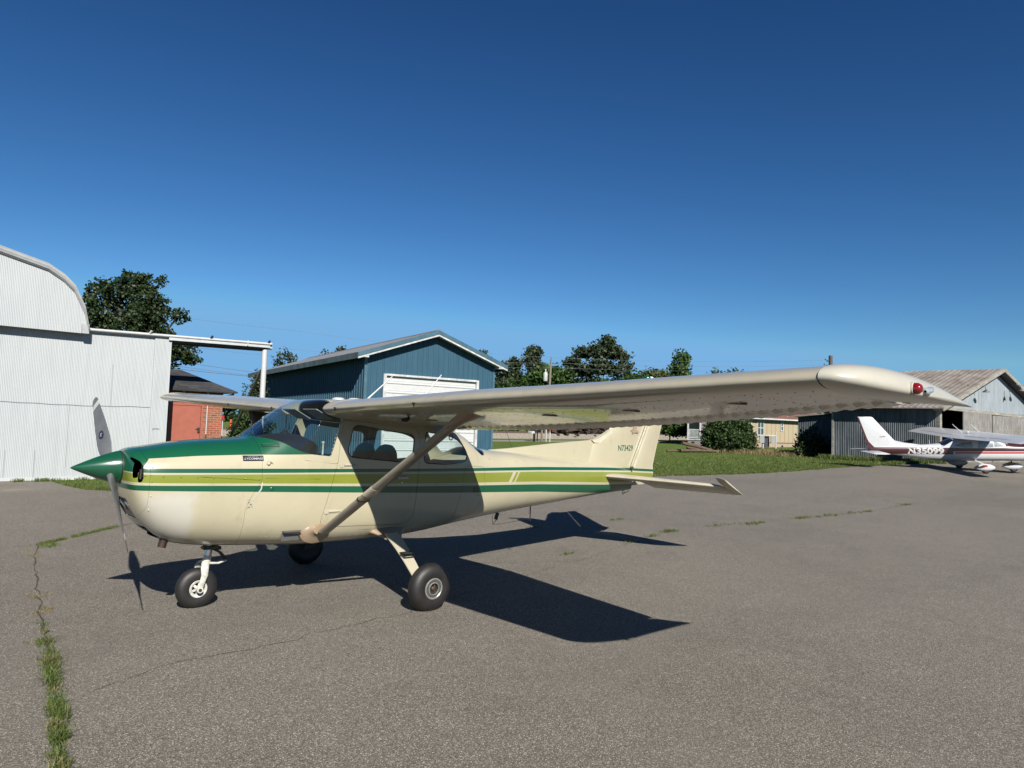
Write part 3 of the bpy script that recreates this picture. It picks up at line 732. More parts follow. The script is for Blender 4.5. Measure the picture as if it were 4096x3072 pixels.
    tr_ = MB(); q = a.lerp(b, .87)+Vector((.03,side*.02,-.055)); tr_.tube([q+Vector((.020*math.cos(t),0,.026*math.sin(t))) for t in np.linspace(0,2*math.pi,14)], .004, 6, False); tr_.build('tie_down_ring', M_dsteel, so_, 60)
    if side < 0:
        g = MB(); g.tube([(2.30,-1.45,1.86),(2.30,-1.45,1.80)], .022, 10); pt = g.build('pitot_mast', M_cream, WG, 50)
        g = MB(); g.tube([(2.30,-1.45,1.805),(2.30,-1.45,1.775),(2.285,-1.45,1.760),(2.22,-1.45,1.758)], [.019,.019,.018,.014], 10); g.build('pitot_tube', M_seal, WG, 50)
        g = MB(); g.tube([(2.22,-1.45,1.758),(2.15,-1.45,1.759)], [.010,.007], 10); g.build('pitot_tip', M_cream, WG, 50)
# ---- tail
def flat_foil(sections, name, mat, parent, axis, ang=35, n=16):
    """sections: (le(x,y,z), te(x,y,z), thickness); thickness along axis"""
    g = MB(); rr = []
    for le, te, th in sections:
        le, te = Vector(le), Vector(te); ch = (te-le).length; ss = .5*(1-np.cos(np.linspace(0, math.pi, n))); yc, yt = naca(ss, th/ch, 0)
        yt = np.maximum(yt, .003/ch*(ss>.05)); ax = Vector(axis)
        up = [le.lerp(te, s_)+ax*(t_*ch) for s_, t_ in zip(ss, yt)]; lo = [le.lerp(te, s_)-ax*(t_*ch) for s_, t_ in zip(ss, yt)]
        rr.append(up[::-1]+lo[1:])
    g.loft(rr); return g.build(name, mat, parent, ang)
TL = empty('tail', (0,0,0)); TL.parent = PL
def fin_y(x, z):
    """half thickness of the fin skin"""
    a_ = float(np.interp(z, zz, xl)); ch = hinge(z)-.012-a_; s_ = min(1, max(0,(x-a_)/ch)); return max(naca(np.array([s_]), .085/ch, 0)[1][0]*ch, .0015)
# fin: leading edge with the curved root
zz = [1.10,1.35,1.50,1.56,1.60,1.66,1.72,1.80,2.0,2.25,2.48,2.53]
xl = [6.20,6.30,6.36,6.42,6.52,6.64,6.745,6.82,7.00,7.22,7.42,7.50]
hinge = lambda z: 7.262+(z-1.149)*.553
flat_foil([((a_,0,z_),(hinge(z_)-.012,0,z_),.085 if z_ < 2.5 else .06) for z_, a_ in zip(zz, xl)], 'fin', M_rud, TL, (0,1,0), 40)
rs = [(.90,7.262,7.50,.05),(.905,7.262,7.60,.05),(1.035,7.262,7.850,.055),(1.10,7.262,7.845,.06),(1.192,hinge(1.192),7.832,.062),(1.5,hinge(1.5),7.93,.06),(1.847,hinge(1.847),8.054,.055),(2.2,hinge(2.2),8.165,.05),(2.55,hinge(2.55),8.27,.045)]
flat_foil([((a_+.006,0,z_),(b_,0,z_),t_) for z_, a_, b_, t_ in rs], 'rudder', M_rud, TL, (0,1,0), 30)
g = MB(); g.tube([(hinge(z_)+.03,-.032,z_) for z_ in (1.17,1.6,2.0,2.5)], .012, 6, sx=2.2); g.build('hinge_strip', M_cream, TL, 60)
g = MB(); g.tube([(7.27,-.035,1.10),(7.262,-.04,1.14),(7.275,-.035,1.19)], .010, 6); g.build('rudder_hinge', M_seal, TL, 60)
# dorsal fillet
dl = [(4.46,1.433),(4.786,1.451),(5.547,1.517),(6.05,1.552),(6.354,1.574),(6.45,1.590),(6.55,1.622),(6.66,1.675),(6.763,1.735)]
g = MB(); rr = []
for x_, z_ in dl:
    zb_ = surf_z(x_, 0)-.03; zb_ = min(zb_, z_-.01)
    rr.append([(x_,-.022,zb_),(x_,-.016,z_-.006),(x_,0,z_),(x_,.016,z_-.006),(x_,.022,zb_)])
g.loft(rr); g.build('dorsal_fin', M_rud, TL, 40)
M_pale = simple('paler cream patch', (.42,.395,.30), .4)
for s in (-1, 1):
    g = MB(); pts = [(6.352,1.572),(6.409,1.535),(6.652,1.526),(6.814,1.663),(6.768,1.728),(6.72,1.700),(6.62,1.652),(6.53,1.612),(6.44,1.585)]
    g.prism(pts, 'y', s*.0165, s*.036); g.build('fillet_patch', M_pale, TL, 30)
g = MB(); g.lathe([(0,.06),(.03,.062),(.055,.052),(.07,.03),(.073,.002)], 18, Matrix.Translation((7.64,0,2.52))); g.build('beacon', M_green, TL, 50)
g = MB(); g.lathe([(0,.045),(.045,.044),(.062,.030),(.068,.002)], 14, Matrix.Translation((7.745,0,2.515))); g.build('beacon_base', M_propw, TL, 50)
# fin flows: green cap on the fin top
# stabiliser and elevator
for s in (-1, 1):
    ST = flat_foil([((6.48,s*.06,1.065),(7.27,s*.06,1.035),.085),((6.50,s*.14,1.064),(7.27,s*.14,1.035),.085),((6.83,s*.95,1.045),(7.28,s*.95,1.022),.070),((7.06,s*1.52,1.030),(7.29,s*1.52,1.010),.055),((7.13,s*1.60,1.026),(7.28,s*1.60,1.010),.03)], 'stabilizer', M_rud if False else M_cream, TL, (0,0,1), 40)
    hz_ = lambda x_, y_: (x_, s*y_, 1.022-(x_-7.28)*.47)
    e = MB(); pts = []; n_e = 15
    rr = []
    def esec(y, xle, xte, th):
        le, te = Vector(hz_(xle,y)), Vector(hz_(xte,y)); ch = (te-le).length; ss = .5*(1-np.cos(np.linspace(0,math.pi,12))); yc, yt = naca(ss, th/ch, 0); yt = np.maximum(yt, .0025/ch*(ss > .05)); ax = Vector((.43,0,.9))
        return [le.lerp(te,s_)+ax*(t_*ch) for s_, t_ in zip(ss,yt)][::-1]+[le.lerp(te,s_)-ax*(t_*ch) for s_, t_ in zip(ss,yt)][1:]
    yy = .10; first = True
    for k in range(n_e):
        y0 = .10+(1.58-.10)*k/n_e; p_ = (1.58-.10)/n_e
        for fr, dth in ((0,.0),(.12,.0),(.24,.012),(.9,.0)):
            y_ = y0+fr*p_; xte = float(np.interp(y_, [.10,.22,1.58],[7.40,7.60,7.545])); rr.append(esec(y_, 7.29, xte, .045+dth))
    rr.append(esec(1.58,7.285,7.545,.045)); e.loft(rr)
    e.loft([esec(1.612,7.03,7.542,.042), esec(1.66,7.02,7.535,.040), esec(1.70,7.03,7.53,.036), esec(1.725,7.06,7.525,.02)])
    e.loft([esec(1.575,7.29,7.543,.04), esec(1.615,7.29,7.542,.04)])
    e.build('elevator', M_cream, TL, 25)
# registration
for s in (-1, 1):
    if s < 0: text_obj('registration_letters', 'N73429', .083, M_txtg, (6.937,-.04,1.421), (1,0,.0), (0,0,1), TL, length=.377, bold=.0014, depth=.001, fit=(None,-1,.0015))
    else: text_obj('registration_letters', 'N73429', .083, M_txtg, (7.314,.0455,1.421), (-1,0,0), (0,0,1), TL, length=.377, bold=.0006, depth=.001, fit=(None,1,.0015))
# bird emblem
bird = [(7.194,1.721),(7.215,1.736),(7.245,1.738),(7.272,1.735),(7.285,1.76),(7.280,1.80),(7.30,1.86),(7.36,1.93),(7.40,1.90),(7.398,1.84),(7.385,1.79),(7.362,1.75),(7.37,1.728),(7.40,1.718),(7.422,1.702),(7.405,1.692),(7.355,1.696),(7.315,1.690),(7.285,1.675),(7.262,1.676),(7.275,1.695),(7.25,1.708),(7.215,1.715)]
M_bird = simple('tan emblem', (.23,.175,.13), .5); 
for s in (-1, 1):
    g = MB(); g.prism(offpoly(bird,.004), 'y', s*.020, s*(fin_y(7.3,1.75)+.003)); bo = g.build('bird_emblem', simple('emblem outline',(.09,.07,.06),.5), TL)
    g = MB(); g.prism(bird, 'y', s*.021, s*(fin_y(7.3,1.75)+.0045)); g.build('emblem_fill', M_bird, bo)
# antennas, tie-down, belly wires
for q0, q1 in (((2.62,.1,1.84),(3.085,.1,2.251)),((3.28,.1,1.76),(3.766,.1,2.318))):
    g = MB(); g.tube([q0, q1], [.011,.006], 8, sx=.5); g.build('antenna_rod', M_propw, PL, 60)
for y_, x_ in ((.05,2.4),(-.02,2.55),(-.25,2.62)):
    g = MB(); g.lathe([(0,.07),(.02,.066),(.032,.04),(.034,.002)], 14, Matrix.Translation((x_,y_,1.945))); g.build('roof_antenna', M_propw, PL, 50)
g = MB(); g.tube([(5.21,0,.70),(5.21,0,.52)], .010, 6, sx=.4); g.box((5.21,0,.515),(.02,.01,.03)); g.build('belly_antenna', M_seal, PL)
g = MB(); g.box((4.63,0,.60),(.05,.012,.09), M=Matrix.Rotation(R_(20),3,'Y')); g.tube([(4.65,0,.57),(4.60,0,.53),(4.57,0,.50)], .004, 5)
g.tube([(4.60,0,.66),(4.56,0,.60),(4.565,0,.52),(4.60,0,.495),(5.21,0,.53)], .0025, 5); g.build('antenna_bracket', M_seal, PL)
g = MB(); g.tube([Vector((7.12+.022*math.cos(t),0,.80+.030*math.sin(t))) for t in np.linspace(0,2*math.pi,16)], .005, 6, False); g.tube([(7.14,0,.79),(7.20,0,.80),(7.25,0,.815)], .005, 6); g.build('tail_tie_down', M_dsteel, PL, 60)

# ---- landing gear
def tyre(mb, c, R, wd, rim, camber=0., n=56):
    # profile across: (axial, radius)
    k = []
    for a in np.linspace(-90, 90, 19):
        t = R_(a); k.append((wd/2*math.sin(t)*(1 if abs(a)<70 else .97), rim+(R-rim)*(.0+abs(math.cos(t))**.62)))
    prof = [(-wd/2*.80, rim*.98)]+k[1:-1]+[(wd/2*.80, rim*.98)]
    # grooves
    pr = []
    for a_, r_ in prof: pr.append((a_, r_))
    M = Matrix.Translation(c)@Matrix.Rotation(camber,4,'X')@Matrix.Rotation(R_(90),4,'X')
    mb.lathe(pr, n, M); return M
def wheel(c, R, wd, rim, name, side, camber=0.):
    e = MB(); M = tyre(e, c, R, wd, rim, camber); t = e.build('tyre', M_rub, None, 50); 
    # flatten at the ground
    for v in t.data.vertices: v.co.z = max(v.co.z, .003)
    g = MB()
    for a_ in (-.30,.30) if wd > .14 else (-.25,.25):
        rr_ = rim+(R-rim)*abs(math.cos(math.asin(2*abs(a_)*1.0)))**.62
        g.lathe([(a_*wd*.55-.0025,rr_+.0005),(a_*wd*.55,rr_+.0035),(a_*wd*.55+.0025,rr_+.0005)], 56, M)
    return t, M
def main_wheel(side):
    c = Vector((2.715, side*1.285, .216)); G = empty('main_wheel', (0,0,0)); G.parent = PL
    t, M = wheel(c, .222, .165, .088, 'main', side, R_(-side*2)); t.parent = G
    o = -side   # axial sign of the outer face (local z -> -y)
    fz = lambda a: a*(1 if side < 0 else -1)
    g = MB(); g.lathe([(fz(.062),.098),(fz(.074),.096),(fz(.076),.088),(fz(.070),.082),(fz(.070),.060),(fz(.076),.058),(fz(.077),.052),(fz(.070),.050)], 48, M)
    g.lathe([(fz(.0),.10),(fz(.062),.10)], 40, M); rim_ = g.build('rim', M_rim, G, 30)
    g = MB()
    for k in range(40):
        a = 2*math.pi*k/40
        q = [M@Vector((r*math.cos(a+da), r*math.sin(a+da), fz(.0712))) for r, da in ((.060,-.055),(.060,.055),(.0835,.045),(.0835,-.045))]
        g.add(q, [(0,1,2,3)])
    g.build('hubcap_slots', M_black, rim_, fix=False)
    g = MB(); g.lathe([(fz(.070),.050),(fz(.055),.044),(fz(.045),.040),(fz(.046),.0)], 30, M); g.build('hub_dish', M_dsteel, rim_, 40); g = MB(); g.lathe([(fz(.04),.018),(fz(.062),.017),(fz(.066),.010),(fz(.066),.0)], 16, M); g.box(M@Vector((.012,.02,fz(.06))), (.01,.01,.03)); g.build('axle_nut', simple('rusty hub',(.085,.05,.038),.6,.3,.4,40), rim_, 40)
    g = MB(); g.lathe([(fz(-.05),.085),(fz(-.07),.085),(fz(-.075),.03)], 32, M); g.box(M@Vector((0,.055,fz(-.085))),(.12,.05,.05)); g.build('brake', M_dsteel, rim_, 30)
    # spring leg
    a = Vector((2.775, side*.42, .640)); b = Vector((2.665, side*1.20, .262)); L_ = MB(); rr = []
    d = (b-a).normalized()
    for t_ in np.linspace(0,1,9):
        q = a.lerp(b,t_)+Vector((0,0,.03*math.sin(math.pi*t_))); wd_ = .175+(.105-.175)*t_; th_ = .022+(.016-.022)*t_; nrm = Vector((0,-d.z,d.y)).normalized()
        if nrm.z < 0: nrm = -nrm
        rr.append([q+Vector((sx_*wd_/2,0,0))+nrm*(sz_*th_/2) for sx_, sz_ in ((-1,-.4),(-.94,-1),(.94,-1),(1,-.4),(1,.4),(.94,1),(-.94,1),(-1,.4))])
    L_.loft(rr); leg = L_.build('gear_leg', M_gear, PL, 40)
    g = MB(); rr = []
    for t_, sx_, sz_ in ((-.10,.30,.085),(0.0,.24,.075),(.08,.165,.055),(.16,.115,.032),(.20,.10,.020)):
        q = a.lerp(b,t_); rr.append([q+Vector((sx_*math.cos(2*math.pi*k/24),0,0))+Vector((0,side*-.35,1)).normalized()*(sz_*math.sin(2*math.pi*k/24)) for k in range(24)])
    g.loft(rr); g.build('leg_fairing', M_fair, leg, 50)
    q = a.lerp(b,.56)+Vector((0,0,.03)); g = MB(); g.box(q+Vector((.005,side*.055,.018)),(.15,.09,.006)); g.tube([q+Vector((-.07,side*.02,-.004)),q+Vector((-.065,side*.09,-.02)),q+Vector((.06,side*.09,-.022))], .006, 6); g.box(q+Vector((-.05,side*.045,.003)),(.03,.05,.03)); g.build('leg_step', M_dsteel, leg)
    g = MB(); g.tube([b+Vector((.03,0,.01)), c+Vector((0,-side*.04,0))], .03, 12); g.box(b+Vector((.035,side*.0,-.02)),(.11,.02,.11)); g.build('axle', M_dsteel, leg)
main_wheel(-1); main_wheel(1)
NG = empty('nose_wheel', (0,0,0)); NG.parent = PL
c = Vector((1.05,0,.176)); t, M = wheel(c, .182, .128, .070, 'nose', -1, 0); t.parent = NG
for sg_ in (-1, 1):
    g = MB(); fz = lambda a: a*sg_
    g.lathe([(fz(.042),.070),(fz(.056),.078),(fz(.060),.074),(fz(.056),.060),(fz(.046),.052),(fz(.040),.050)], 40, M)
    for k in range(6):
        a = 2*math.pi*k/6+.3
        q = [M@Vector((r*math.cos(a+da), r*math.sin(a+da), fz(zz_))) for r, da, zz_ in ((.022,-.5,.050),(.022,.5,.050),(.054,.20,.042),(.054,-.20,.042))]; g.add(q, [(0,1,2,3)])
    g.lathe([(fz(.030),.028),(fz(.062),.026),(fz(.066),.0)], 20, M); g.build('rim', M_whitechip, NG, 30)
    g = MB(); g.lathe([(fz(.02),.062),(fz(.021),.0)], 30, M); g.build('hub_core', M_black, NG)
g = MB(); ftop = Vector((1.125,0,.415))
for s in (-1, 1):
    P_ = [ftop+Vector((0,0,.0)), Vector((1.10,s*.05,.395)), Vector((1.085,s*.088,.36)), Vector((1.085,s*.094,.30)), Vector((1.07,s*.092,.24)), Vector((1.05,s*.090,.176))]
    g.tube(P_, [.030,.034,.034,.030,.024,.026], 12, sx=.45, up=(1,0,0))
    g.tube([(1.05,s*.078,.176),(1.05,s*.106,.176)], [.028,.028], 16)
g.tube([(1.118,0,.375),(1.135,0,.46)], .036, 16); g.build('nose_fork', M_whitechip, NG, 45)
g = MB(); g.tube([(1.05,-.112,.176),(1.05,.112,.176)], .014, 12); g.build('axle', M_dsteel, NG, 50)
g = MB(); g.tube([(1.13,0,.44),(1.155,0,.60)], .030, 18); g.build('oleo_strut', M_steel, NG, 50)
g = MB(); g.box((1.155,0,.535),(.11,.10,.035)); g.box((1.20,0,.52),(.09,.05,.03)); g.tube([(1.09,-.04,.53),(1.09,.04,.53)], .014, 8); g.tube([(1.15,-.06,.54),(1.30,-.08,.60)], .006, 6); g.build('steering_collar', M_dsteel, NG, bevel=.004)
for pts, nm, mt in (([(1.18,0,.515),(1.24,0,.48),(1.30,0,.412)],'upper_scissor',M_dsteel), ([(1.30,0,.402),(1.22,0,.385),(1.13,0,.395)],'lower_scissor',M_whitechip)):
    g = MB()
    for s in (-1, 1): g.tube([Vector(p)+Vector((0,s*(.030 if i != (2 if nm[0]=='u' else 0) else .010),0)) for i, p in enumerate(pts)], [.011,.010,.012], 8)
    g.build(nm, mt, NG, 50)
# ================================================================== GROUND
def hz(x):
    x = np.asarray(x, float)
    sp = lambda t: np.where(t > 30, t, np.log1p(np.exp(np.minimum(t, 30))))
    return .014*(4*sp((x-16)/4)-6*sp((x-100)/6))
def H(x, y=None):
    h = float(hz(x))
    if y is not None:   # the apron banks up gently under the white airplane
        sm_ = lambda t: max(0., min(1., t))**2*(3-2*max(0., min(1., t)))
        h += .042*max(-4., min(2.4, y-3.35))*sm_((x-27)/7)*(1-sm_((x-44)/8))*(1-sm_((-y-1)/8))
    return h
def sheet(name, xs, ys, dz, mat, kind='structure'):
    g = MB(); nx, ny = len(xs), len(ys)
    for y in ys:
        for x in xs: g.v.append((float(x), float(y), H(x)+dz))
    for j in range(ny-1):
        for i in range(nx-1):
            g.f.append([j*nx+i, j*nx+i+1, (j+1)*nx+i+1, (j+1)*nx+i]); g.m.append(0)
    return tag(g.build(name, mat, fix=False), kind=kind)
def ground_poly(name, left, right, dz, mat, n=60, kind='structure'):
    """strip between two polylines (same x span) following the terrain"""
    g = MB(); 
    for t in np.linspace(0,1,n):
        for P in (left, right):
            x = np.interp(t, np.linspace(0,1,len(P)), [p[0] for p in P]); y = np.interp(t, np.linspace(0,1,len(P)), [p[1] for p in P])
            g.v.append((float(x), float(y), H(x)+dz))
    for i in range(n-1): g.f.append([2*i,2*i+1,2*i+3,2*i+2]); g.m.append(0)
    return tag(g.build(name, mat), kind=kind)
# grass ground
m = NT('mown grass'); co = m.coord()
n1 = m.noise(.35, 4, co); n2 = m.noise(6, 5, co, .7); n3 = m.noise(60, 3, m.coord(scale=(1,.6,1)), .6)
c = m.ramp(m.math('ADD', m.math('MULTIPLY', n2, .6), m.math('MULTIPLY', n3, .4)), [(.30,(.040,.065,.012)),(.48,(.078,.122,.024)),(.66,(.125,.165,.045))])
c = m.mix(m.math('MULTIPLY', m.ramp(n1, [(.45,0.),(.70,1.)]), .55), c, (.12,.115,.045))
m.set(col=c, rough=.95, spec=.1); m.bump(m.math('ADD', n3, n2), .9, .05); M_grass = m.m
xsG = np.concatenate([np.linspace(-800,-20,8), np.linspace(-10,110,61), np.linspace(130,1800,12)]); ysG = np.concatenate([np.linspace(-300,-10,4), [0.,4.9,5.1], np.linspace(6,90,15), np.linspace(120,1800,9)])
gr_ = sheet('ground', xsG, ysG, 0, M_grass)
for v in gr_.data.vertices:
    if v.co.y < 5 : v.co.z -= .5   # the bed under the apron
# asphalt
m = NT('old asphalt'); co = m.coord()
v1 = m.voro(215, co, out=1); sx = m.sep(v1)
v2 = m.voro(105, co, out=1); sx2 = m.sep(v2)
ag = m.ramp(sx[0], [(.0,(.030,.026,.021)),(.35,(.081,.072,.060)),(.72,(.130,.117,.099)),(.90,(.27,.25,.22)),(1.,(.60,.56,.50))])
ag2 = m.ramp(sx2[1], [(.0,(.055,.046,.037)),(.6,(.105,.094,.079)),(.96,(.155,.140,.118)),(1.,(.36,.33,.28))])
c = m.mix(.40, ag, ag2)
# average colour takes over with distance because the stones shrink below a pixel
big = m.noise(.22, 5, co, .6); mid = m.noise(1.6, 5, co, .65)
k = m.math('ADD', m.math('MULTIPLY', big, .55), m.math('MULTIPLY', mid, .45))
c = m.mix(1., c, m.ramp(k, [(.30,(.88,.88,.88)),(.5,(1.10,1.09,1.07)),(.68,(1.22,1.21,1.19))]), 'MULTIPLY')
c = m.mix(m.math('MULTIPLY', m.ramp(m.noise(.9, 6, co, .75, dist=.6), [(.57,0.),(.64,1.)]), .16), c, (.060,.054,.046)); c = m.mix(m.math('MULTIPLY', m.ramp(m.noise(.33, 4, m.coord(scale=(1,1,1), rot=(0,0,.5)), .6), [(.55,0.),(.7,1.)]), .22), c, (.17,.155,.13))
lane = m.noise(.5, 3, m.coord(scale=(.12,1.2,1)), .5); c = m.mix(m.math('MULTIPLY', m.ramp(lane, [(.52,0.),(.66,1.)]), .18), c, (.075,.070,.062))
xx, yy, zz_ = m.sep(co)[0:3]
# sandy washed-out patch in front of the white hangar
dx = m.math('DIVIDE', m.math('SUBTRACT', xx, .8), 1.8); dy = m.math('DIVIDE', m.math('SUBTRACT', yy, 11.7), 1.0)
d_ = m.math('ADD', m.math('MULTIPLY', dx, dx), m.math('MULTIPLY', dy, dy)); d_ = m.math('ADD', d_, m.math('MULTIPLY', mid, 1.6))
c = m.mix(m.ramp(d_, [(.65,.75),(1.5,.0)]), c, (.23,.195,.15))
m.set(col=c, rough=.88, spec=.35); m.bump(m.math('ADD', m.math('MULTIPLY', m.voro(215, co), 1.), m.math('MULTIPLY', m.voro(105, co), .6)), .55, .006); M_asph = m.m
EDGE = [(-40,13.93),(1.95,13.93),(2.02,12.9),(2.12,11.9),(2.25,11.2),(2.7,10.6),(3.6,10.4),(6,10.45),(10,10.0),(15,9.3),(19.7,8.72),(21.9,8.17),(24.6,7.70),(29.1,7.45),(33.4,6.86),(37.5,6.3),(41.0,5.95),(42.2,6.2),(48,5.5),(60,5.3),(160,5.3)]
g = MB(); ex = [p[0] for p in EDGE]; ey = [p[1] for p in EDGE]
xe = np.unique(np.concatenate([np.array(ex), np.linspace(1,45,400)]))
rg = np.random.default_rng(3); 
ye = np.interp(xe, ex, ey)+.10*np.array([math.sin(x*3.1)+.7*math.sin(x*7.7+1)+.5*math.sin(x*17+2) for x in xe])*np.where((xe>1.9)&(xe<41), 1, 0)*.6
YR = [-160,-40,-12,-6,-3,-1.5,-.5,.5,1.5,2.5,3.5,4.5]
for x, y in zip(xe, ye):
    rows = [v for v in YR if v < y-.2]; rows += [float(y)]*(13-len(rows))
    g.v += [(x, v, H(x, v)+.004) for v in rows]
for i in range(len(xe)-1):
    for j in range(12): g.f.append([13*i+j,13*i+13+j,13*i+14+j,13*i+1+j]); g.m.append(0)
tag(g.build('apron', M_asph, fix=False), kind='structure')
def edge_y(x): return float(np.interp(x, xe, ye))
# far road, railway bank and track
M_road = simple('pale far road', (.20,.195,.18), .9, var=.15, scale=.8)
rd = lambda x: 40.6-.253*(x-38.8)
ground_poly('road', [(-40,rd(-40)-1.5),(140,rd(140)-1.5)], [(-40,rd(-40)+1.5),(140,rd(140)+1.5)], .006, M_road, 80)
m = NT('railway ballast'); m.set(col=m.ramp(m.noise(9,6), [(.3,(.10,.085,.065)),(.5,(.20,.18,.145)),(.7,(.30,.27,.22))]), rough=.95); m.bump(m.noise(14,4), .8, .1); M_ball = m.m
em = lambda x: 48.3-.253*(x-44.5)
g = MB(); rr = []
for x in np.linspace(-40, 140, 60):
    y = em(x); z = H(x); rr.append([(x,y-2.2,z-.05),(x,y-.9,z+.50),(x,y+2.6,z+.52),(x,y+4,z-.05)])
g.loft(rr, closed=False, cap=False); tag(g.build('railway_bank', M_ball), kind='structure')
for o_ in (.35, 1.8):
    g = MB(); rr = []
    for x in np.linspace(-40, 140, 40):
        y = em(x)+o_; z = H(x)+.52; rr.append([(x,y-.035,z),(x,y-.035,z+.15),(x,y+.035,z+.15),(x,y+.035,z)])
    g.loft(rr); o = g.build('rail', simple('rusty rail', (.06,.035,.022), .7), fix=True); tag(o, ('nearer' if o_ < 1 else 'farther')+' of the two rusty rails on the ballast bank beyond the road', 'rail', 'rails of the railway track')
M_gravel = simple('dry verge', (.15,.135,.06), .95, var=.3, scale=3)
ground_poly('verge', [(-40,em(-40)-4.4),(140,em(140)-4.4)], [(-40,em(-40)-2.1),(140,em(140)-2.1)], .008, M_gravel, 60)

# cracks in the apron
def crack(pts, w=.010, seed=1, jit=.03, name='pavement_crack'):
    rg = random.Random(seed); P = []
    for a, b in zip(pts[:-1], pts[1:]):
        a, b = Vector(a), Vector(b); n = max(2, int((b-a).length/.09))
        for k in range(n): P.append(a.lerp(b, k/n)+Vector((rg.gauss(0,jit), rg.gauss(0,jit))))
    P.append(Vector(pts[-1])); g = MB()
    for i, p in enumerate(P):
        d = (P[min(i+1,len(P)-1)]-P[max(i-1,0)]).normalized(); nn = Vector((-d.y,d.x)); ww = w*rg.uniform(.35,1.4)/2*(0.2 if i in (0,len(P)-1) else 1)
        for s in (-1,1): q = p+nn*ww*s; g.v.append((q.x,q.y,H(q.x)+.0078))
    for i in range(len(P)-1): g.f.append([2*i,2*i+1,2*i+3,2*i+2]); g.m.append(0)
    return tag(g.build(name, M_crack), kind='structure')
M_crack = simple('dark crack', (.032,.029,.024), .95)  # dark brown strip colour for the cracks
crack([(-.43,-2.7),(-.33,-2.2),(-.27,-1.6),(-.2,-1.1),(-.15,-.5),(-.1,0),(-.05,.55),(.03,1.15),(.06,1.5),(.15,2.3),(.27,3.35),(.42,4.1),(.5,4.2),(.85,4.57),(1.5,5.2),(1.9,5.6)], .014, 1, .010)
crack([(.42,4.1),(.1,4.15),(-.6,4.2)], .012, 2, .02)
crack([(-.1,-1.7),(.12,-1.55),(.49,-1.38),(1.0,-1.42),(1.6,-1.35),(2.4,-1.25),(3.3,-1.0),(4.3,-.75),(5.3,-.5),(6.27,-.31),(6.7,-.15),(7.5,.11),(8.37,.35),(9.59,.62)], .006, 3, .02)
crack([(9.9,.5),(10.4,.44),(11.5,.17),(13,.08),(14.1,-.05),(15.6,-.25),(16.8,-.23),(18.3,-.16),(21.6,-.27)], .012, 4, .03)
crack([(24.6,-.4),(23.3,-.9),(22.8,-1.7),(22.5,-3)], .012, 5, .03)
crack([(5.6,-.4),(5.2,-.2),(4.6,.1),(4.2,.2)], .005, 6, .02)
crack([(8.5,2.5),(9.6,2.3),(10.2,2.2)], .010, 8, .03)
# grass and weeds -------------------------------------------------------------
def leafmat(name, c0, c1, c2, tr=.25, rough=.55):
    m = NT(name); gi = m.n('NewGeometry'); r = gi.outputs['Random Per Island']
    c = m.ramp(r, [(0.,c0),(.5,c1),(1.,c2)]); c = m.mix(m.math('MULTIPLY', m.noise(.8,2), .35), c, c0)
    m.set(col=c, rough=rough, spec=.3); t = m.n('BsdfTranslucent'); m.l(c, t.inputs[0]); mx = m.n('MixShader'); mx.inputs[0].default_value = tr
    m.l(m.b.outputs[0], mx.inputs[1]); m.l(t.outputs[0], mx.inputs[2]); m.l(mx.outputs[0], m.out.inputs[0]); return m.m
M_blade = leafmat('grass blades', (.050,.082,.015), (.095,.140,.032), (.18,.19,.065), .35)
M_yel = leafmat('yellowing grass blades', (.075,.085,.020), (.13,.14,.040), (.21,.19,.085), .3)
M_dry = leafmat('dry grass blades', (.13,.10,.045), (.20,.165,.075), (.28,.24,.12), .3)
def blades(name, P, hmin, hmax, wd, mat, seed=0, lean=.5, per=3, label=None, cat='grass'):
    rg = np.random.default_rng(seed); P = np.repeat(np.asarray(P, float), per, 0); n = len(P)
    P = P+np.column_stack([rg.normal(0,.018*hmax/.08,n), rg.normal(0,.018*hmax/.08,n), np.zeros(n)])
    h = rg.uniform(hmin,hmax,n); a = rg.uniform(0,2*np.pi,n); ln = rg.uniform(.1,lean,n)*h; b = rg.uniform(0,2*np.pi,n)
    wx, wy = np.cos(a)*wd/2, np.sin(a)*wd/2; lx, ly = np.cos(b)*ln, np.sin(b)*ln
    V = np.zeros((n,5,3)); V[:,0] = P+np.column_stack([-wx,-wy,0*h]); V[:,1] = P+np.column_stack([wx,wy,0*h])
    V[:,2] = P+np.column_stack([wx*.8+lx*.4,wy*.8+ly*.4,h*.6]); V[:,3] = P+np.column_stack([-wx*.8+lx*.4,-wy*.8+ly*.4,h*.6]); V[:,4] = P+np.column_stack([lx*1.3,ly*1.3,h*(1-.25*lean)])
    me = bpy.data.meshes.new(name); idx = np.arange(n)*5
    F = np.column_stack([idx,idx+1,idx+2,idx+3]); Tt = np.column_stack([idx+3,idx+2,idx+4])
    me.from_pydata(V.reshape(-1,3).tolist(), [], F.tolist()+Tt.tolist()); me.materials.append(mat)
    o = bpy.data.objects.new(name, me); C.objects.link(o); return tag(o, label, cat, kind='stuff')
pts = []
while len(pts) < 26000:
    x = rng.uniform(17,44); y = edge_y(x)-.06+abs(rng.normal(0,1))*rng.choice([.25,2.5,8.0]);
    if y < 26 and not (x > 41 and y < 6): pts.append((x,y,H(x)))
blades('grass', pts, .04, .11, .022, M_blade, 1, label='short mown green grass along the apron edge', cat='grass')
pts = []
while len(pts) < 5200:
    x = rng.uniform(1.6,7.5); y = edge_y(x)-.05+abs(rng.normal(0,1))*rng.choice([.15,1.2]); 
    if y < 13.8: pts.append((x,y,.0))
blades('grass', pts, .04, .13, .010, M_blade, 2, label='patch of unmown grass in front of the white hangar door', cat='grass')
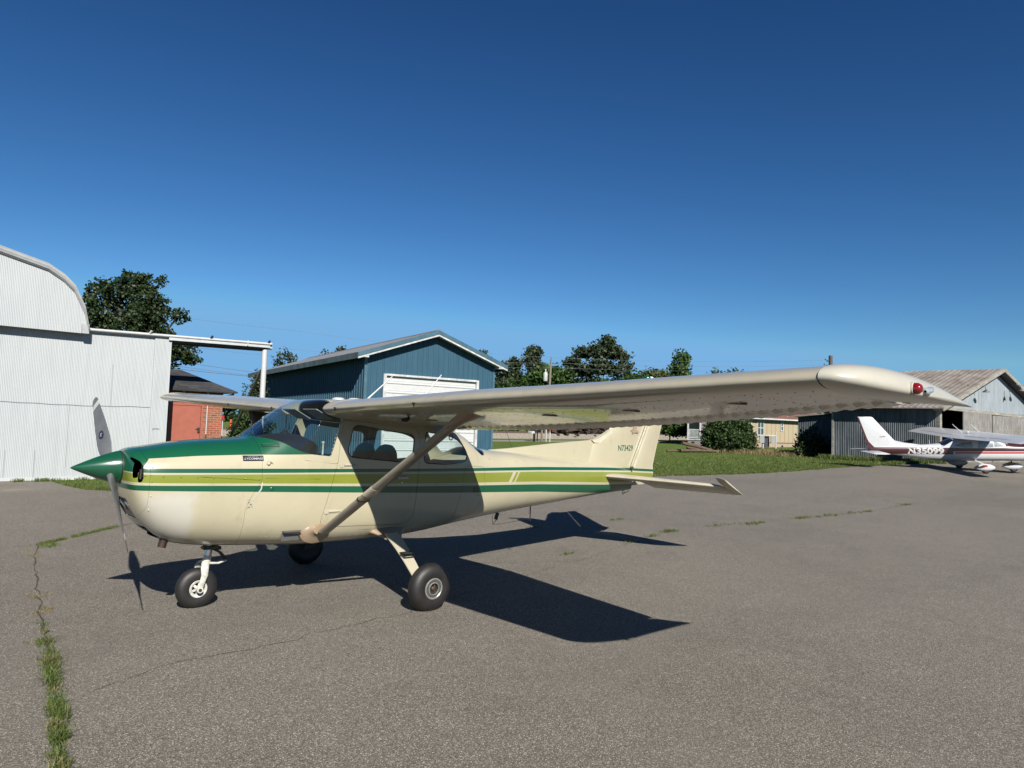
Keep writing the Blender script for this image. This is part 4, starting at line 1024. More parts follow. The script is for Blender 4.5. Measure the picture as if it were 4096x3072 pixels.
# the long tuft line in the near crack
pts = []; gaps = [(.035,.05),(.19,.205),(.30,.315),(.455,.475)]; ck = [(-.43,-2.75),(-.38,-2.38),(-.33,-2.05),(-.30,-1.85),(-.275,-1.6),(-.25,-1.35),(-.23,-1.22),(-.19,-.9),(-.16,-.67),(-.15,-.38),(-.10,.0),(-.05,.5)]
for i in range(420):
    s_ = rng.uniform(0,1); 
    if .50 < s_ < .56 or .66 < s_ < .71 or .80 < s_ < .90 and rng.uniform() < .8 or s_ > .96: continue
    if any(a < s_ < b for a, b in gaps): continue
    if rng.uniform() > .55+.45*math.sin(s_*41)*math.sin(s_*17+1): continue
    if s_ > .6 and rng.uniform() < .5: continue
    t = s_*(len(ck)-1); i0 = min(int(t), len(ck)-2); f = t-i0; x = ck[i0][0]*(1-f)+ck[i0+1][0]*f; y = ck[i0][1]*(1-f)+ck[i0+1][1]*f; pts.append((x+rng.normal(0,.010+.016*abs(math.sin(s_*29))), y+rng.normal(0,.01), .004))
blades('weeds', pts, .015, .06, .0045, M_blade, 3, lean=1.1, label='tufts of green weeds growing in the long crack at the left', cat='weeds')
pts = []
for (x, y, n_, r_) in ((-.15,-.38,30,.05),(-.05,.5,26,.05),(.03,1.16,40,.06),(.02,.62,20,.04),(.27,3.35,30,.05),(.30,3.7,14,.05)):
    for k in range(n_): pts.append((x+rng.normal(0,r_), y+rng.normal(0,r_), .004))
blades('weeds', pts, .01, .045, .004, M_dry, 4, lean=1.0, label='sparse dry weeds further up the same crack', cat='weeds')
pts = []
for k in range(420):
    t = rng.uniform(); 
    if .30 < t < .38 or .62 < t < .66: continue
    x = .42+t*1.15+rng.normal(0,.012); y = 4.1+t*1.15+rng.normal(0,.018); pts.append((x,y,.004))
for k in range(60): pts.append((.5+rng.normal(0,.06), 3.98+rng.normal(0,.08), .004))
blades('weeds', pts, .015, .06, .007, M_blade, 5, lean=.9, label='green weeds in the diagonal crack near the propeller', cat='weeds')
pts = []
for (x, y, n_, r_) in ((8.95,.45,60,.10),(8.25,.28,26,.06),(7.55,.12,14,.08),(10.4,.42,14,.15),(11.2,.22,30,.2),(11.5,.17,30,.12),(13.05,.08,50,.16),(13.5,.02,20,.15),(14.1,-.05,30,.15),(15.0,-.15,20,.2),(15.7,-.22,24,.12),(18.2,-.16,30,.15),(7.2,2.0,12,.08),(9.3,1.9,14,.1),(5.9,-.05,14,.05)):
    for k in range(n_): pts.append((x+rng.normal(0,r_), y+rng.normal(0,r_*.35), H(x)+.004))
blades('weeds', pts, .015, .065, .010, M_blade, 6, lean=.9, label='small weeds scattered along the crack right of the tail', cat='weeds')
pts = [(x_+rng.normal(0,.06), 13.62+rng.normal(0,.03), .0) for x_ in np.repeat([1.75,1.85,2.6,3.0,1.3,3.3], 40)]
blades('weeds', pts, .04, .14, .012, M_blade, 7, lean=.7, label='dark weeds along the foot of the white hangar door', cat='weeds')

# clumps standing out of the near crack, each a separate weed plant
cl_ = [(-.11,-.13,.035,.055,60,M_blade,.9),(-.155,-.40,.05,.085,110,M_blade,1.9),(-.16,-.70,.03,.08,90,M_blade,1.0),(-.20,-.93,.045,.12,150,M_blade,1.5),(-.225,-1.12,.04,.10,110,M_blade,1.3),(-.235,-1.30,.05,.09,170,M_blade,1.8),(-.25,-1.46,.035,.06,90,M_blade,1.1),(-.29,-1.78,.04,.085,150,M_blade,1.1),(-.30,-1.95,.045,.095,170,M_blade,1.2),(-.33,-2.12,.045,.08,160,M_blade,1.1),(-.35,-2.28,.05,.09,190,M_blade,1.3),(-.38,-2.47,.035,.07,110,M_blade,1.0),(-.40,-2.62,.04,.08,130,M_blade,1.2)]
for k_, (x_, y_, r_, h_, n_, mt_, ln_) in enumerate(cl_):
    P_ = [(x_+rng.normal(0,r_*.22), y_+rng.normal(0,r_*.9), .004) for _ in range(int(n_*.36))]
    o = blades('weed_plant', P_, h_*.25, h_, .0055, (M_blade if k_%3 else M_yel), 200+k_, lean=ln_, per=2)
    del o['kind']; o['category'] = 'weed plant'; o['group'] = 'weed clumps in the near crack'
    ord_ = ['thirteenth','twelfth','eleventh','tenth','ninth','eighth','seventh','sixth','fifth','fourth','third','second','nearest'][k_]
    o['label'] = ('nearest green weed clump in the long left crack, at the bottom edge' if k_ == 12 else f'{ord_} green weed clump from the bottom edge in the long left crack')
# ================================================================== BUILDINGS
def corr_wall(mb, P0, P1, z0, z1, period, amp, normal, shape='sine', ztop=None, sub=6):
    """corrugated sheet standing from P0 to P1; normal (2-d) gives the outside; ztop(s) optional"""
    P0, P1 = Vector(P0), Vector(P1); L_ = (P1-P0).length; d = (P1-P0)/L_; n = Vector(normal)
    pts = []
    if shape == 'sine':
        N = max(2, int(L_/period*sub))
        for i in range(N+1): s = L_*i/N; pts.append((s, amp*math.sin(2*math.pi*s/period)))
    else:
        s = 0
        while s < L_:
            for a, h in ((0,0),(.04,1),(.10,1),(.14,0),(.36,0),(.375,.22),(.40,.22),(.415,0),(.66,0),(.675,.22),(.70,.22),(.715,0)):
                if s+a*period <= L_: pts.append((s+a*period, h*amp))
            s += period
        pts.append((L_, 0))
    k = len(mb.v)
    for s, h in pts:
        q = P0+d*s+n*h; zt_ = ztop(s) if ztop else z1
        mb.v += [(q.x,q.y,z0), (q.x,q.y,zt_)]
    for i in range(len(pts)-1): mb.f.append([k+2*i,k+2*i+2,k+2*i+3,k+2*i+1]); mb.m.append(mb.mi)
    return mb
def streaky(name, c0, c1, c2, rough=.6, metal=0., sc=(3,3,.25), s=3., spec=.4):
    m = NT(name); a = m.noise(s, 5, m.coord(scale=sc), .65); b = m.noise(1.2, 4)
    c = m.ramp(m.math('ADD', m.math('MULTIPLY', a, .7), m.math('MULTIPLY', b, .3)), [(.32,c0),(.5,c1),(.68,c2)])
    m.set(col=c, rough=rough, metal=metal, spec=spec); return m.m
# ---- white corrugated hangar
M_wh = streaky('white painted corrugated iron', (.305,.325,.335), (.335,.355,.362), (.355,.372,.378), .5)
M_whp = simple('white painted steel', (.38,.39,.395), .45, var=.08)
WHn = empty('white_hangar', (0,14.2,0), 0, 'white corrugated iron hangar with a curved gable, at the left edge', 'hangar')
def wpart(mb, name, mat, parent, **kw):
    inv = parent_world_inv(parent)
    mb.v = [tuple(inv@Vector(p)) for p in mb.v]; return mb.build(name, mat, parent, **kw)
def parent_world_inv(p):
    M = Matrix.Identity(4); q = p
    while q: M = (Matrix.Translation(q.location)@q.rotation_euler.to_matrix().to_4x4())@M; q = q.parent
    return M.inverted()
arch = [(.60,5.60),(1.585,5.35),(1.93,5.14),(2.17,4.91),(2.42,4.40),(2.535,3.90)]
archL = [(-10.5,3.90),(-10.4,4.4),(-10.1,4.91),(-9.7,5.3),(-8.6,5.7),(-6.5,6.15),(-4,6.32),(-1.5,6.12)]
full = archL+arch
def arch_z(x): return float(np.interp(x, [p[0] for p in full], [p[1] for p in full]))
g = MB(); corr_wall(g, (-10.4,13.97), (4.17,13.97), .07, 3.83, .0335, .0045, (0,-1))
wpart(g, 'door_leaf', M_wh, WHn)
g = MB(); corr_wall(g, (4.19,13.93), (4.56,13.93), .06, 3.83, .0335, .0045, (0,-1)); g.box((4.575,13.95,1.94),(.03,.05,3.8)); g.box((4.18,13.95,1.94),(.02,.04,3.8)); wpart(g, 'door_end_panel', M_wh, WHn)
for k, (x_, z_) in enumerate(((4.25,1.325),(4.29,1.33),(4.33,1.335),(4.365,1.33),(4.40,1.325))):
    g = MB(); g.prism([(x_-.006,z_-.02),(x_+.006,z_-.02),(x_+.008,z_),(x_+.003,z_+.022),(x_-.006,z_+.015)], 'y', 13.922, 13.93); wpart(g, 'punched_hole', M_black, WHn)
g = MB(); corr_wall(g, (-10.5,13.72), (2.50,13.72), 3.72, 6, .0335, .0045, (0,-1), ztop=lambda s: arch_z(-10.5+s)); wpart(g, 'curved_gable', M_wh, WHn)
g = MB(); rr = []
for x_, z_ in full: rr.append([(x_,13.69,z_-.17),(x_,13.62,z_-.125),(x_,13.665,z_-.115),(x_,13.62,z_-.06),(x_,13.665,z_-.05),(x_,13.63,z_+.01),(x_,13.70,z_+.03),(x_,20,z_+.03),(x_,20,z_-.06),(x_,13.80,z_-.06)])
g.loft(rr); wpart(g, 'curved_roof', M_whp, WHn, smooth=20)
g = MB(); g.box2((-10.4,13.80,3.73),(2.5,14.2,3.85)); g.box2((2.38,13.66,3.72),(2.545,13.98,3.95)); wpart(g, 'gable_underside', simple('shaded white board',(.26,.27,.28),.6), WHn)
g = MB(); g.box2((-10.4,13.94,.0),(4.55,14.0,.075)); wpart(g, 'door_sill', M_whp, WHn)
g = MB(); z_ = 1.9; g.v = []; n_ = 120
for i in range(n_+1):
    x_ = -10.4+(4.15+10.4)*i/n_; zz0 = 1.895+.012*math.sin(x_*1.9)+.006*math.sin(x_*9); g.v += [(x_,13.9615,zz0),(x_,13.9615,zz0+.012)]
for i in range(n_): g.f.append([2*i,2*i+2,2*i+3,2*i+1]); g.m.append(0)
for x_, a_, b_ in ((1.02,.08,.75),(1.62,.08,.75),(2.28,.3,1.9),(3.2,1.92,3.0)): g.box((x_,13.9655,(a_+b_)/2),(.004,.004,b_-a_))
wpart(g, 'sheet_laps', simple('dark lap line', (.10,.115,.13), .8), WHn)  # thin dark strips drawn along the sheet laps
g = MB(); g.box2((-10.4,14.15,0),(-10.3,24,4)); g.box2((-10.4,24,0),(2.5,24.1,5)); wpart(g, 'rear_walls', M_wh, WHn)
g = MB(); g.box2((2.40,14.05,0),(2.48,24,3.9)); wpart(g, 'side_wall', M_wh, WHn)
# ---- overhead door track and its post
GN = empty('door_track', (7.24,13.93,0), 0, 'white overhead steel door track on a round post beside the white hangar', 'door track')
g = MB(); g.tube([(2.55,13.88,3.85),(7.40,13.86,3.965)], .038, 14); wpart(g, 'top_pipe', M_whp, GN, smooth=50)
for x_ in (4.0,5.6,7.28):
    g = MB(); zz0 = 3.85+.0237*(x_-2.55); g.tube([(x_,13.86,zz0+.02),(x_+.03,13.80,zz0+.09)], .03, 10); g.tube([(x_+.028,13.795,zz0+.088),(x_+.032,13.79,zz0+.095)], .022, 10); wpart(g, 'pipe_stub', M_whp if x_ < 5 else M_dsteel, GN, smooth=50)
g = MB(); g.prism([(3.78,0),(3.80,0)], 'y', 0, 0) if False else None
def sloped(x0, x1, y0, y1, dz0, dz1, nm, mt):
    g = MB(); zf = lambda x_: 3.85+.0237*(x_-2.55)
    g.loft([[(x_,y0,zf(x_)+dz0),(x_,y1,zf(x_)+dz0),(x_,y1,zf(x_)+dz1),(x_,y0,zf(x_)+dz1)] for x_ in (x0, x1)]); return wpart(g, nm, mt, GN)
sloped(4.5, 7.35, 13.86, 13.90, -.115, -.035, 'track_face', M_whp)
sloped(2.55, 7.30, 13.90, 14.30, -.060, -.035, 'track_top', M_whp)
sloped(4.55, 7.28, 13.94, 13.97, -.17, -.062, 'track_flange', M_dsteel); sloped(4.55, 7.28, 14.08, 14.12, -.20, -.062, 'track_flange', M_dsteel); sloped(4.55, 7.30, 14.24, 14.30, -.20, -.062, 'track_flange', M_dsteel)
g = MB(); g.tube([(7.28,13.98,3.87),(7.44,13.97,3.875)], .075, 16); wpart(g, 'end_cap', M_whp, GN, smooth=50)
g = MB(); g.box((6.66,13.84,3.93),(.025,.02,.16)); wpart(g, 'track_bracket', M_whp, GN)
g = MB(); g.tube([(7.245,14.0,0),(7.245,14.0,3.79)], .078, 20); wpart(g, 'post', M_whp, GN, smooth=50)
g = MB(); g.tube([(7.22,14.08,3.20),(7.90,19.3,.0)], .045, 12); wpart(g, 'brace_pipe', simple('grey galvanised brace', (.13,.13,.11), .6), GN, smooth=50)
# ---- brick hut
HT = empty('brick_hut', (5.4,16.0,0), 0, 'small red brick hut with a dark shingled hip roof behind the white hangar', 'hut')
m = NT('red brick'); br = m.n('TexBrick'); m.l(m.coord(scale=(1,1,1)), br.inputs[0])
cx_ = m.n('CombineXYZ'); s3 = m.sep(m.coord()); m.l(m.math('ADD', s3[0], s3[1]), cx_.inputs[0]); m.l(s3[2], cx_.inputs[1]); m.l(cx_.outputs[0], br.inputs[0])
br.inputs['Scale'].default_value = 1; br.inputs['Brick Width'].default_value = .20; br.inputs['Row Height'].default_value = .066; br.inputs['Mortar Size'].default_value = .007; br.inputs['Bias'].default_value = -.1
br.inputs['Color1'].default_value = (.26,.055,.024,1); br.inputs['Color2'].default_value = (.085,.035,.022,1); br.inputs['Mortar'].default_value = (.24,.19,.13,1)
m.set(col=m.mix(.35, br.outputs[0], m.ramp(m.noise(14,3), [(.35,(.10,.035,.02)),(.65,(.34,.085,.035))])), rough=.85); 
c = m.mix(m.math('MULTIPLY', br.outputs[1], 1.), m.mix(.30, br.outputs[0], m.ramp(m.noise(9,2), [(.35,(.09,.035,.022)),(.6,(.32,.075,.03))])), (.22,.175,.12)); m.set(col=c); M_brick = m.m
g = MB(); g.box2((4.25,15.0,0),(6.44,17.0,2.45)); wpart(g, 'wall', M_brick, HT)
m = NT('shingles'); br = m.n('TexBrick'); s3 = m.sep(m.coord()); cx_ = m.n('CombineXYZ'); m.l(m.math('ADD', s3[0], m.math('MULTIPLY', s3[1], .6)), cx_.inputs[0]); m.l(s3[2], cx_.inputs[1]); m.l(cx_.outputs[0], br.inputs[0])
br.inputs['Scale'].default_value = 1; br.inputs['Brick Width'].default_value = .30; br.inputs['Row Height'].default_value = .060; br.inputs['Mortar Size'].default_value = .006; br.inputs['Color1'].default_value = (.018,.018,.020,1); br.inputs['Color2'].default_value = (.038,.037,.040,1); br.inputs['Mortar'].default_value = (.006,.006,.006,1)
m.set(col=br.outputs[0], rough=.9); m.bump(br.outputs[1], -.6, .02); M_shin = m.m
g = MB(); ap = [(5.55,17.25,3.20),(6.02,17.6,3.20)]
e0, e1, f0, f1 = 3.93, 6.76, 14.68, 17.32
g.add([(e0,f0,2.44),(e1,f0,2.44),(e1,f1,2.44),(e0,f1,2.44),(5.24,15.95,3.115),(5.45,15.95,3.115),(e0,f0,2.485),(e1,f0,2.485),(e1,f1,2.485),(e0,f1,2.485)],
      [(6,7,5,4),(7,8,5),(8,9,4,5),(9,6,4),(0,1,7,6),(1,2,8,7),(2,3,9,8),(3,0,6,9),(0,3,2,1)]); wpart(g, 'roof', M_shin, HT)
M_rdoor = simple('salmon red paint', (.25,.072,.045), .6, var=.07, scale=5)
g = MB(); g.box2((4.975,14.975,.03),(5.80,14.995,2.01)); dd = wpart(g, 'door', M_rdoor, HT)
g = MB(); g.box2((4.905,14.96,.0),(4.965,15.0,2.09)); g.box2((5.815,14.96,.0),(5.88,15.0,2.09)); g.box2((4.965,14.96,2.02),(5.815,15.0,2.09)); wpart(g, 'door_frame', M_rdoor, HT)
g = MB(); g.box((5.76,14.96,1.345),(.05,.03,.06)); g.box((5.76,14.955,1.27),(.05,.035,.09)); g.box((5.72,14.96,1.33),(.08,.015,.02)); wpart(g, 'door_lock', M_dsteel, dd)
g = MB(); g.tube([(5.985,14.97,1.18),(5.985,14.97,2.42)], .014, 8); wpart(g, 'white_conduit', M_whp, HT); g = MB(); g.tube([(5.985,14.97,.3),(5.985,14.97,1.18)], .016, 8); wpart(g, 'dark_conduit', M_dsteel, HT)
for x_ in (5.25,5.93): g = MB(); g.box((x_,14.82,2.40),(.05,.06,.04)); wpart(g, 'soffit_lamp', M_whp, HT)
g = MB(); g.prism([(6.46,2.36),(6.70,2.44),(6.70,2.39),(6.50,2.31)], 'y', 14.8, 14.86); g.prism([(6.46,2.36),(6.70,2.44),(6.70,2.39),(6.50,2.31)], 'y', 16.1, 16.16); wpart(g, 'rafter_ends', M_dsteel, HT)
# red utility box on a white standpipe
UB = empty('utility_post', (7.52,18.0,0), 0, 'thin white standpipe with a small red box beside the brick hut', 'utility post')
g = MB(); g.tube([(7.52,18,0),(7.52,18,1.58)], .015, 8); wpart(g, 'pipe', M_whp, UB); g = MB(); g.box((7.50,18,1.68),(.12,.09,.15)); wpart(g, 'red_box', simple('red box',(.30,.012,.018),.5), UB, bevel=.01)
# ---- blue metal building
XL, XR, XC, YF, YB = -6.84, 0., -3.42, 0., 17.6      # in the building's own frame
ZE, ZR, PIT = 4.66, 5.85, .345
BB = empty('blue_building', (21.27,19.74,0), R_(-7), 'blue metal building with white roll-up door and shallow gable roof behind the airplane', 'building')
tl = lambda y: -.010*y
M_bf = streaky('blue steel siding', (.024,.060,.092), (.029,.072,.108), (.034,.083,.122), .5, 0., (3,3,.25), 3., .2); M_broof = streaky('galvanised roof', (.17,.165,.155), (.23,.225,.215), (.30,.295,.285), .35, .3, (1,1,1), 2.)
M_btrim = simple('blue trim', (.045,.095,.125), .4, var=.2, scale=3); M_btrimw = simple('peeling white trim', (.37,.38,.38), .5, var=.25, scale=5)
def bpart(mb, name, mat, parent, **kw): return mb.build(name, mat, parent, **kw)
def gz(x_): return ZR-abs(x_-XC)*PIT
DL, DR, DT = -5.93, -.93, 3.87
g = MB()
corr_wall(g, (XL,YF),(DL,YF), -.1, 5, .275,.025,(0,-1),'rib', ztop=lambda s: gz(XL+s))
corr_wall(g, (DR,YF),(XR,YF), -.1, 5, .275,.025,(0,-1),'rib', ztop=lambda s: gz(DR+s))
corr_wall(g, (DL,YF),(DR,YF), DT, 5, .275,.025,(0,-1),'rib', ztop=lambda s: gz(DL+s)); bpart(g, 'front_wall', M_bf, BB)
g = MB(); corr_wall(g, (XL,YB),(XL,YF), -.4, ZE, .275,.03,(-1,0),'rib'); g.v = [(p[0],p[1],p[2]+(tl(p[1]) if p[2] > 1 else 0)) for p in g.v]; bpart(g, 'side_wall', M_bf, BB)
g = MB(); g.box2((XR-.03,YF+.06,-.2),(XR,YB,ZE-.3)); g.box2((XL+.06,YB-.03,-.4),(XR-.03,YB,ZE-.3)); bpart(g, 'rear_walls', M_bf, BB)
g = MB(); g.box2((XL-.04,YF-.04,-.1),(XL+.09,YF+.03,ZE)); bpart(g, 'corner_trim', M_btrim, BB)
g = MB(); g.box2((XR-.07,YF-.04,-.1),(XR+.04,YF+.03,ZE)); bpart(g, 'corner_trim', M_btrim, BB)
OH, ZT = .65, ZR+.20
for s in (-1, 1):
    g = MB(); rr = []; x_e = XC+s*(XC-XL+OH-.12); z_e = ZT-abs(x_e-XC)*PIT; N = 46
    for i in range(N*4+1):
        y_ = YF-.42+(YB+.3-YF+.42)*i/(N*4); h = (0,.025,.025,0)[i%4]
        rr.append([(XC,y_,ZT+h+tl(y_)),(x_e,y_,z_e+h+tl(y_)),(x_e,y_,z_e-.04+tl(y_)),(XC,y_,ZT-.04+tl(y_))])
    g.loft(rr); rf = bpart(g, 'roof', M_broof, BB)
    def edge(y0, y1, d0, d1, d2=None):
        rr = []
        for x_ in (XC, x_e):
            z_ = ZT-abs(x_-XC)*PIT; rr.append([(x_,y0,z_+d0),(x_,y1,z_+d0),(x_,y1,z_+d1),(x_,y0,z_+(d1 if d2 is None else d2))])
        return MB().loft(rr)
    bpart(edge(YF-.47,YF-.43,.03,-.155), 'gable_fascia', M_btrim, rf)
    bpart(edge(YF-.45,YF-.03,-.155,-.195,-.245), 'gable_soffit', M_btrimw, rf)
    g = MB(); rr = []
    for y_ in (YF-.43, YB+.3): rr.append([(x_e+s*.02,y_,z_e+.03+tl(y_)),(x_e,y_,z_e-.23+tl(y_)),(x_e-s*.04,y_,z_e-.23+tl(y_)),(x_e-s*.04,y_,z_e+tl(y_))])
    g.loft(rr); bpart(g, 'eave_fascia', simple('weathered blue eave trim', (.085,.11,.115), .5, var=.35, scale=2), rf)
    g = MB(); g.prism([(x_e,z_e-.15),(x_e-s*.50,z_e-.165),(x_e-s*.50,z_e-.02),(x_e,z_e-.045)], 'y', YF-.44, YF-.03); bpart(g, 'eave_return', M_btrimw, rf)
g = MB(); rr = [[(XC-.2,y_,ZT-.04+tl(y_)),(XC,y_,ZT+.07+tl(y_)),(XC+.2,y_,ZT-.04+tl(y_)),(XC,y_,ZT-.08+tl(y_))] for y_ in (YF-.45,YB+.32)]; g.loft(rr); bpart(g, 'ridge_cap', simple('grey ridge', (.13,.12,.115),.5), BB)
M_roll = simple('white roll-up door', (.40,.405,.405), .45, var=.05)
g = MB(); pr = []; z_ = 0.; yd = YF+.05
while z_ < DT: pr += [(yd,z_),(yd-.012,z_+.016),(yd-.012,z_+.04),(yd,z_+.056),(yd,z_+.11),(yd-.008,z_+.12),(yd-.008,z_+.135),(yd,z_+.145),(yd,z_+.41),(yd+.016,z_+.414),(yd+.016,z_+.426),(yd,z_+.43)]; z_ += .434
for y_, zz0 in pr: g.v += [(DL+.1,y_,min(zz0,DT-.04)),(DR-.08,y_,min(zz0,DT-.04))]
for i in range(len(pr)-1): g.f.append([2*i,2*i+1,2*i+3,2*i+2]); g.m.append(0)
rdn = bpart(g, 'roll_up_door', M_roll, BB)
g = MB()
for i in range(1,9): g.box(((DL+DR)/2,yd-.007,i*.434-.010),(DR-DL-.2,.010,.010))
bpart(g, 'door_joints', simple('door joint', (.07,.07,.07), .8), rdn)
g = MB(); g.box2((DL-.03,YF-.08,0),(DL+.11,YF+.08,DT+.02)); g.box2((DR-.10,YF-.08,0),(DR+.03,YF+.08,DT+.02)); g.box2((DL+.11,YF-.08,DT-.06),(DR-.10,YF+.08,DT+.03)); bpart(g, 'door_frame', M_btrimw, BB)
g = MB(); g.tube([(1.3,YF-.3,.05),(.5,YF-.1,2.1)], .010, 5); bpart(g, 'guy_wire', M_dsteel, BB)
# ---- weathered grey hangar
def G(s, t=0.):   # along the front (s) and back (t)
    return (42.0+s*.9903-t*.10, 6.12-s*.139+t*.995)
GH = empty('grey_hangar', (49.1,5.1,H(45)), 0, 'weathered grey metal hangar with rusty gabled roof and an open doorway behind the white airplane', 'hangar')
zb_ = .20
M_gs = streaky('weathered side sheets', (.022,.030,.036), (.050,.062,.070), (.105,.118,.125), .6, 0., (2.2,2.2,.16), 4.); M_gg = streaky('pale gable sheets', (.135,.165,.185), (.19,.22,.24), (.25,.27,.285), .6, 0., (2.5,2.5,.15), 4.)
M_gd = streaky('grey door panels', (.085,.082,.075), (.155,.15,.14), (.25,.245,.235), .8, 0., (1.2,1.2,.3), 5.)
M_groof = streaky('rusty tin roof', (.085,.060,.045), (.145,.130,.115), (.20,.19,.175), .6, 0., (.7,.7,.7), 1.6); M_gwood = streaky('weathered fascia boards', (.12,.11,.09), (.20,.19,.16), (.30,.29,.26), .8, 0., (1,1,4), 3.)
APX, EAV, SL = 7.2, 3.66, (6.09-3.66)/6.75
gzz = lambda s: 6.09-abs(s-APX)*SL-.012*(s-APX)
g = MB(); corr_wall(g, G(.0), G(14.2), 3.50, 6, .11,.012,(-.139,-.99), ztop=lambda s: max(3.52, gzz(s)-.1)); wpart(g, 'gable_wall', M_gg, GH)
g = MB(); a, b = G(-.04,-.10), G(14.2,-.10)
g.loft([[(G(s,t)[0],G(s,t)[1],z_) for t, z_ in ((-.12,3.43-.012*s),(-.12,3.60-.012*s),(-.02,3.60-.012*s),(-.02,3.43-.012*s))] for s in (0,14.2)]); wpart(g, 'door_beam', M_gwood, GH)
g = MB(); p = G(.1); g.box((p[0],p[1],1.9),(.24,.2,3.3), rz=R_(-8)); wpart(g, 'corner_post', M_gwood, GH)
# door leaves: plain weathered panels hung under the beam
for (s0, s1, zt_) in ((2.62,6.3,3.38),(6.3,10.2,3.30),(10.2,14.1,3.27)):
    g = MB(); off = -.16 if s0 < 6 else -.22
    g.loft([[(G(s,t)[0],G(s,t)[1],z_) for t, z_ in ((off,zb_+.10),(off,zt_),(off+.04,zt_),(off+.04,zb_+.10))] for s in (s0,s1)])
    lf = wpart(g, 'door_leaf', M_gd, GH)
    g = MB()
    for s in np.arange(s0, s1, .95): g.loft([[(G(s+e_,off-.006)[0],G(s+e_,off-.006)[1],z_) for z_ in (zb_+.1,zt_)]+[(G(s+e_,off)[0],G(s+e_,off)[1],z_) for z_ in (zt_,zb_+.1)] for e_ in (0,.02)])
    for z_ in (1.3,2.45): g.loft([[(G(s,t)[0],G(s,t)[1],q) for t, q in ((off-.006,z_),(off-.006,z_+.03),(off,z_+.03),(off,z_))] for s in (s0,s1)])
    wpart(g, 'panel_joints', M_gwood, lf)
# side wall, recess block and back
g = MB(); A_, B_ = G(0,.0), (41.45,11.56); corr_wall(g, B_, A_, zb_, 3.62, .10,.013,(-.995,-.1)); wpart(g, 'side_wall', M_gs, GH)
g = MB(); g.box((41.44,11.62,1.75),(.12,.10,3.0)); wpart(g, 'rear_corner_post', M_gwood, GH)
g = MB(); corr_wall(g, (45.55,15.75),(45.9,11.0), zb_, 3.2, .12,.013,(-1,-.07), ztop=lambda s: 2.95+.10*s); wpart(g, 'recessed_wall', M_gs, GH)
g = MB(); g.add([(45.25,16.0,2.97),(45.6,11.3,3.42),(52,11.9,3.5),(51.6,16.4,3.0),(45.25,16.0,3.03),(45.6,11.3,3.48),(52,11.9,3.56),(51.6,16.4,3.06)], [(0,1,2,3),(4,7,6,5),(0,4,5,1),(1,5,6,2),(2,6,7,3),(3,7,4,0)]); wpart(g, 'lean_to_roof', M_gwood, GH)
g = MB(); g.add([(45.6,15.75,zb_),(51.5,16.1,zb_),(51.5,16.1,3.0),(45.6,15.75,2.93)],[(0,1,2,3)]); g.add([(41.5,11.6,zb_),(55.5,9.6,zb_),(55.5,9.6,3.6),(48.7,10.8,5.9),(41.5,11.6,3.6)],[(0,1,2,3,4)]); g.add([(G(14.2)[0],G(14.2)[1],0),(55.5,9.6,0),(55.5,9.6,3.5),(G(14.2)[0],G(14.2)[1],3.5)],[(0,1,2,3)]); wpart(g, 'rear_walls', M_gs, GH)
g = MB(); 
for s0, s1, side_ in ((APX,-.55,-1),(APX,14.9,1)):
    rr = []; T0, T1 = -.45, 6.2; N = 22
    for i in range(N*3+1):
        t = T0+(T1-T0)*i/(N*3); h = (0,.055,.0)[i%3]
        if i%3 == 2: t -= (T1-T0)/(N*3)*.55
        za, zc_ = gzz(s0)+.08, gzz(s1)+.08; pa, pb = G(s0,t), G(s1,t)
        rr.append([(pa[0],pa[1],za+h),(pb[0],pb[1],zc_+h),(pb[0],pb[1],zc_-.04),(pa[0],pa[1],za-.04)])
    g = MB(); g.loft(rr); rf = wpart(g, 'roof', M_groof, GH)
    g = MB(); g.loft([[(G(s,t)[0],G(s,t)[1],gzz(s)+dz) for t, dz in ((-.52,-.10),(-.52,.12),(-.46,.12),(-.46,-.10))] for s in (s0,s1)]); wpart(g, 'bargeboard', M_gwood, rf)
    g = MB(); g.loft([[(G(s,t)[0],G(s,t)[1],gzz(s)+dz) for t, dz in ((-.46,-.06),(-.46,.02),(.0,.02),(.0,-.06))] for s in (s0,s1)]); wpart(g, 'soffit', M_dsteel, rf)
for s_, z_ in ((3.95,4.62),(8.85,4.95)):
    g = MB(); q = Vector((*G(s_,-.05),z_+.25)); g.tube([q,q+Vector((.1,-.35,.15)),q+Vector((.22,-.6,.05)),q+Vector((.26,-.65,-.15))], .022, 8)
    g.lathe([(0,.03),(-.05,.07),(-.16,.20),(-.17,.20)], 14, Matrix.Translation(q+Vector((.26,-.65,-.12)))); wpart(g, 'gable_lamp', simple('dull lamp tin',(.10,.10,.095),.5,.3), GH, smooth=50)
g = MB(); q = Vector((*G(8.3,-.08),4.55)); g.tube([q+Vector((0,0,.35)),q], .012, 5); g.lathe([(0,.02),(-.25,.07)], 8, Matrix.Translation(q)); q = Vector((*G(3.4,-.08),4.5)); g.tube([q+Vector((0,0,.5)),q+Vector((0,0,.0))], .018, 5); wpart(g, 'hanging_cable', M_black, GH)
# dark interior behind the open doorway
g = MB(); g.add([(*G(-.0,5.0),0),(*G(14,5.0),0),(*G(14,5.0),3.6),(*G(0,5.0),3.6)],[(0,1,2,3)]); g.add([(*G(.1,.2),3.5),(*G(14,.2),3.3),(*G(14,5),3.4),(*G(.1,5),3.6)],[(0,1,2,3)]); g.add([(*G(.1,0),.33),(*G(14,.0),.42),(*G(14,5),.42),(*G(.1,5),.33)],[(0,1,2,3)]); g.add([(*G(.12,.05),0),(*G(.12,5.),0),(*G(.12,5.),3.6),(*G(.12,.05),3.6)],[(0,1,2,3)]); wpart(g, 'dark_interior', M_black, GH)
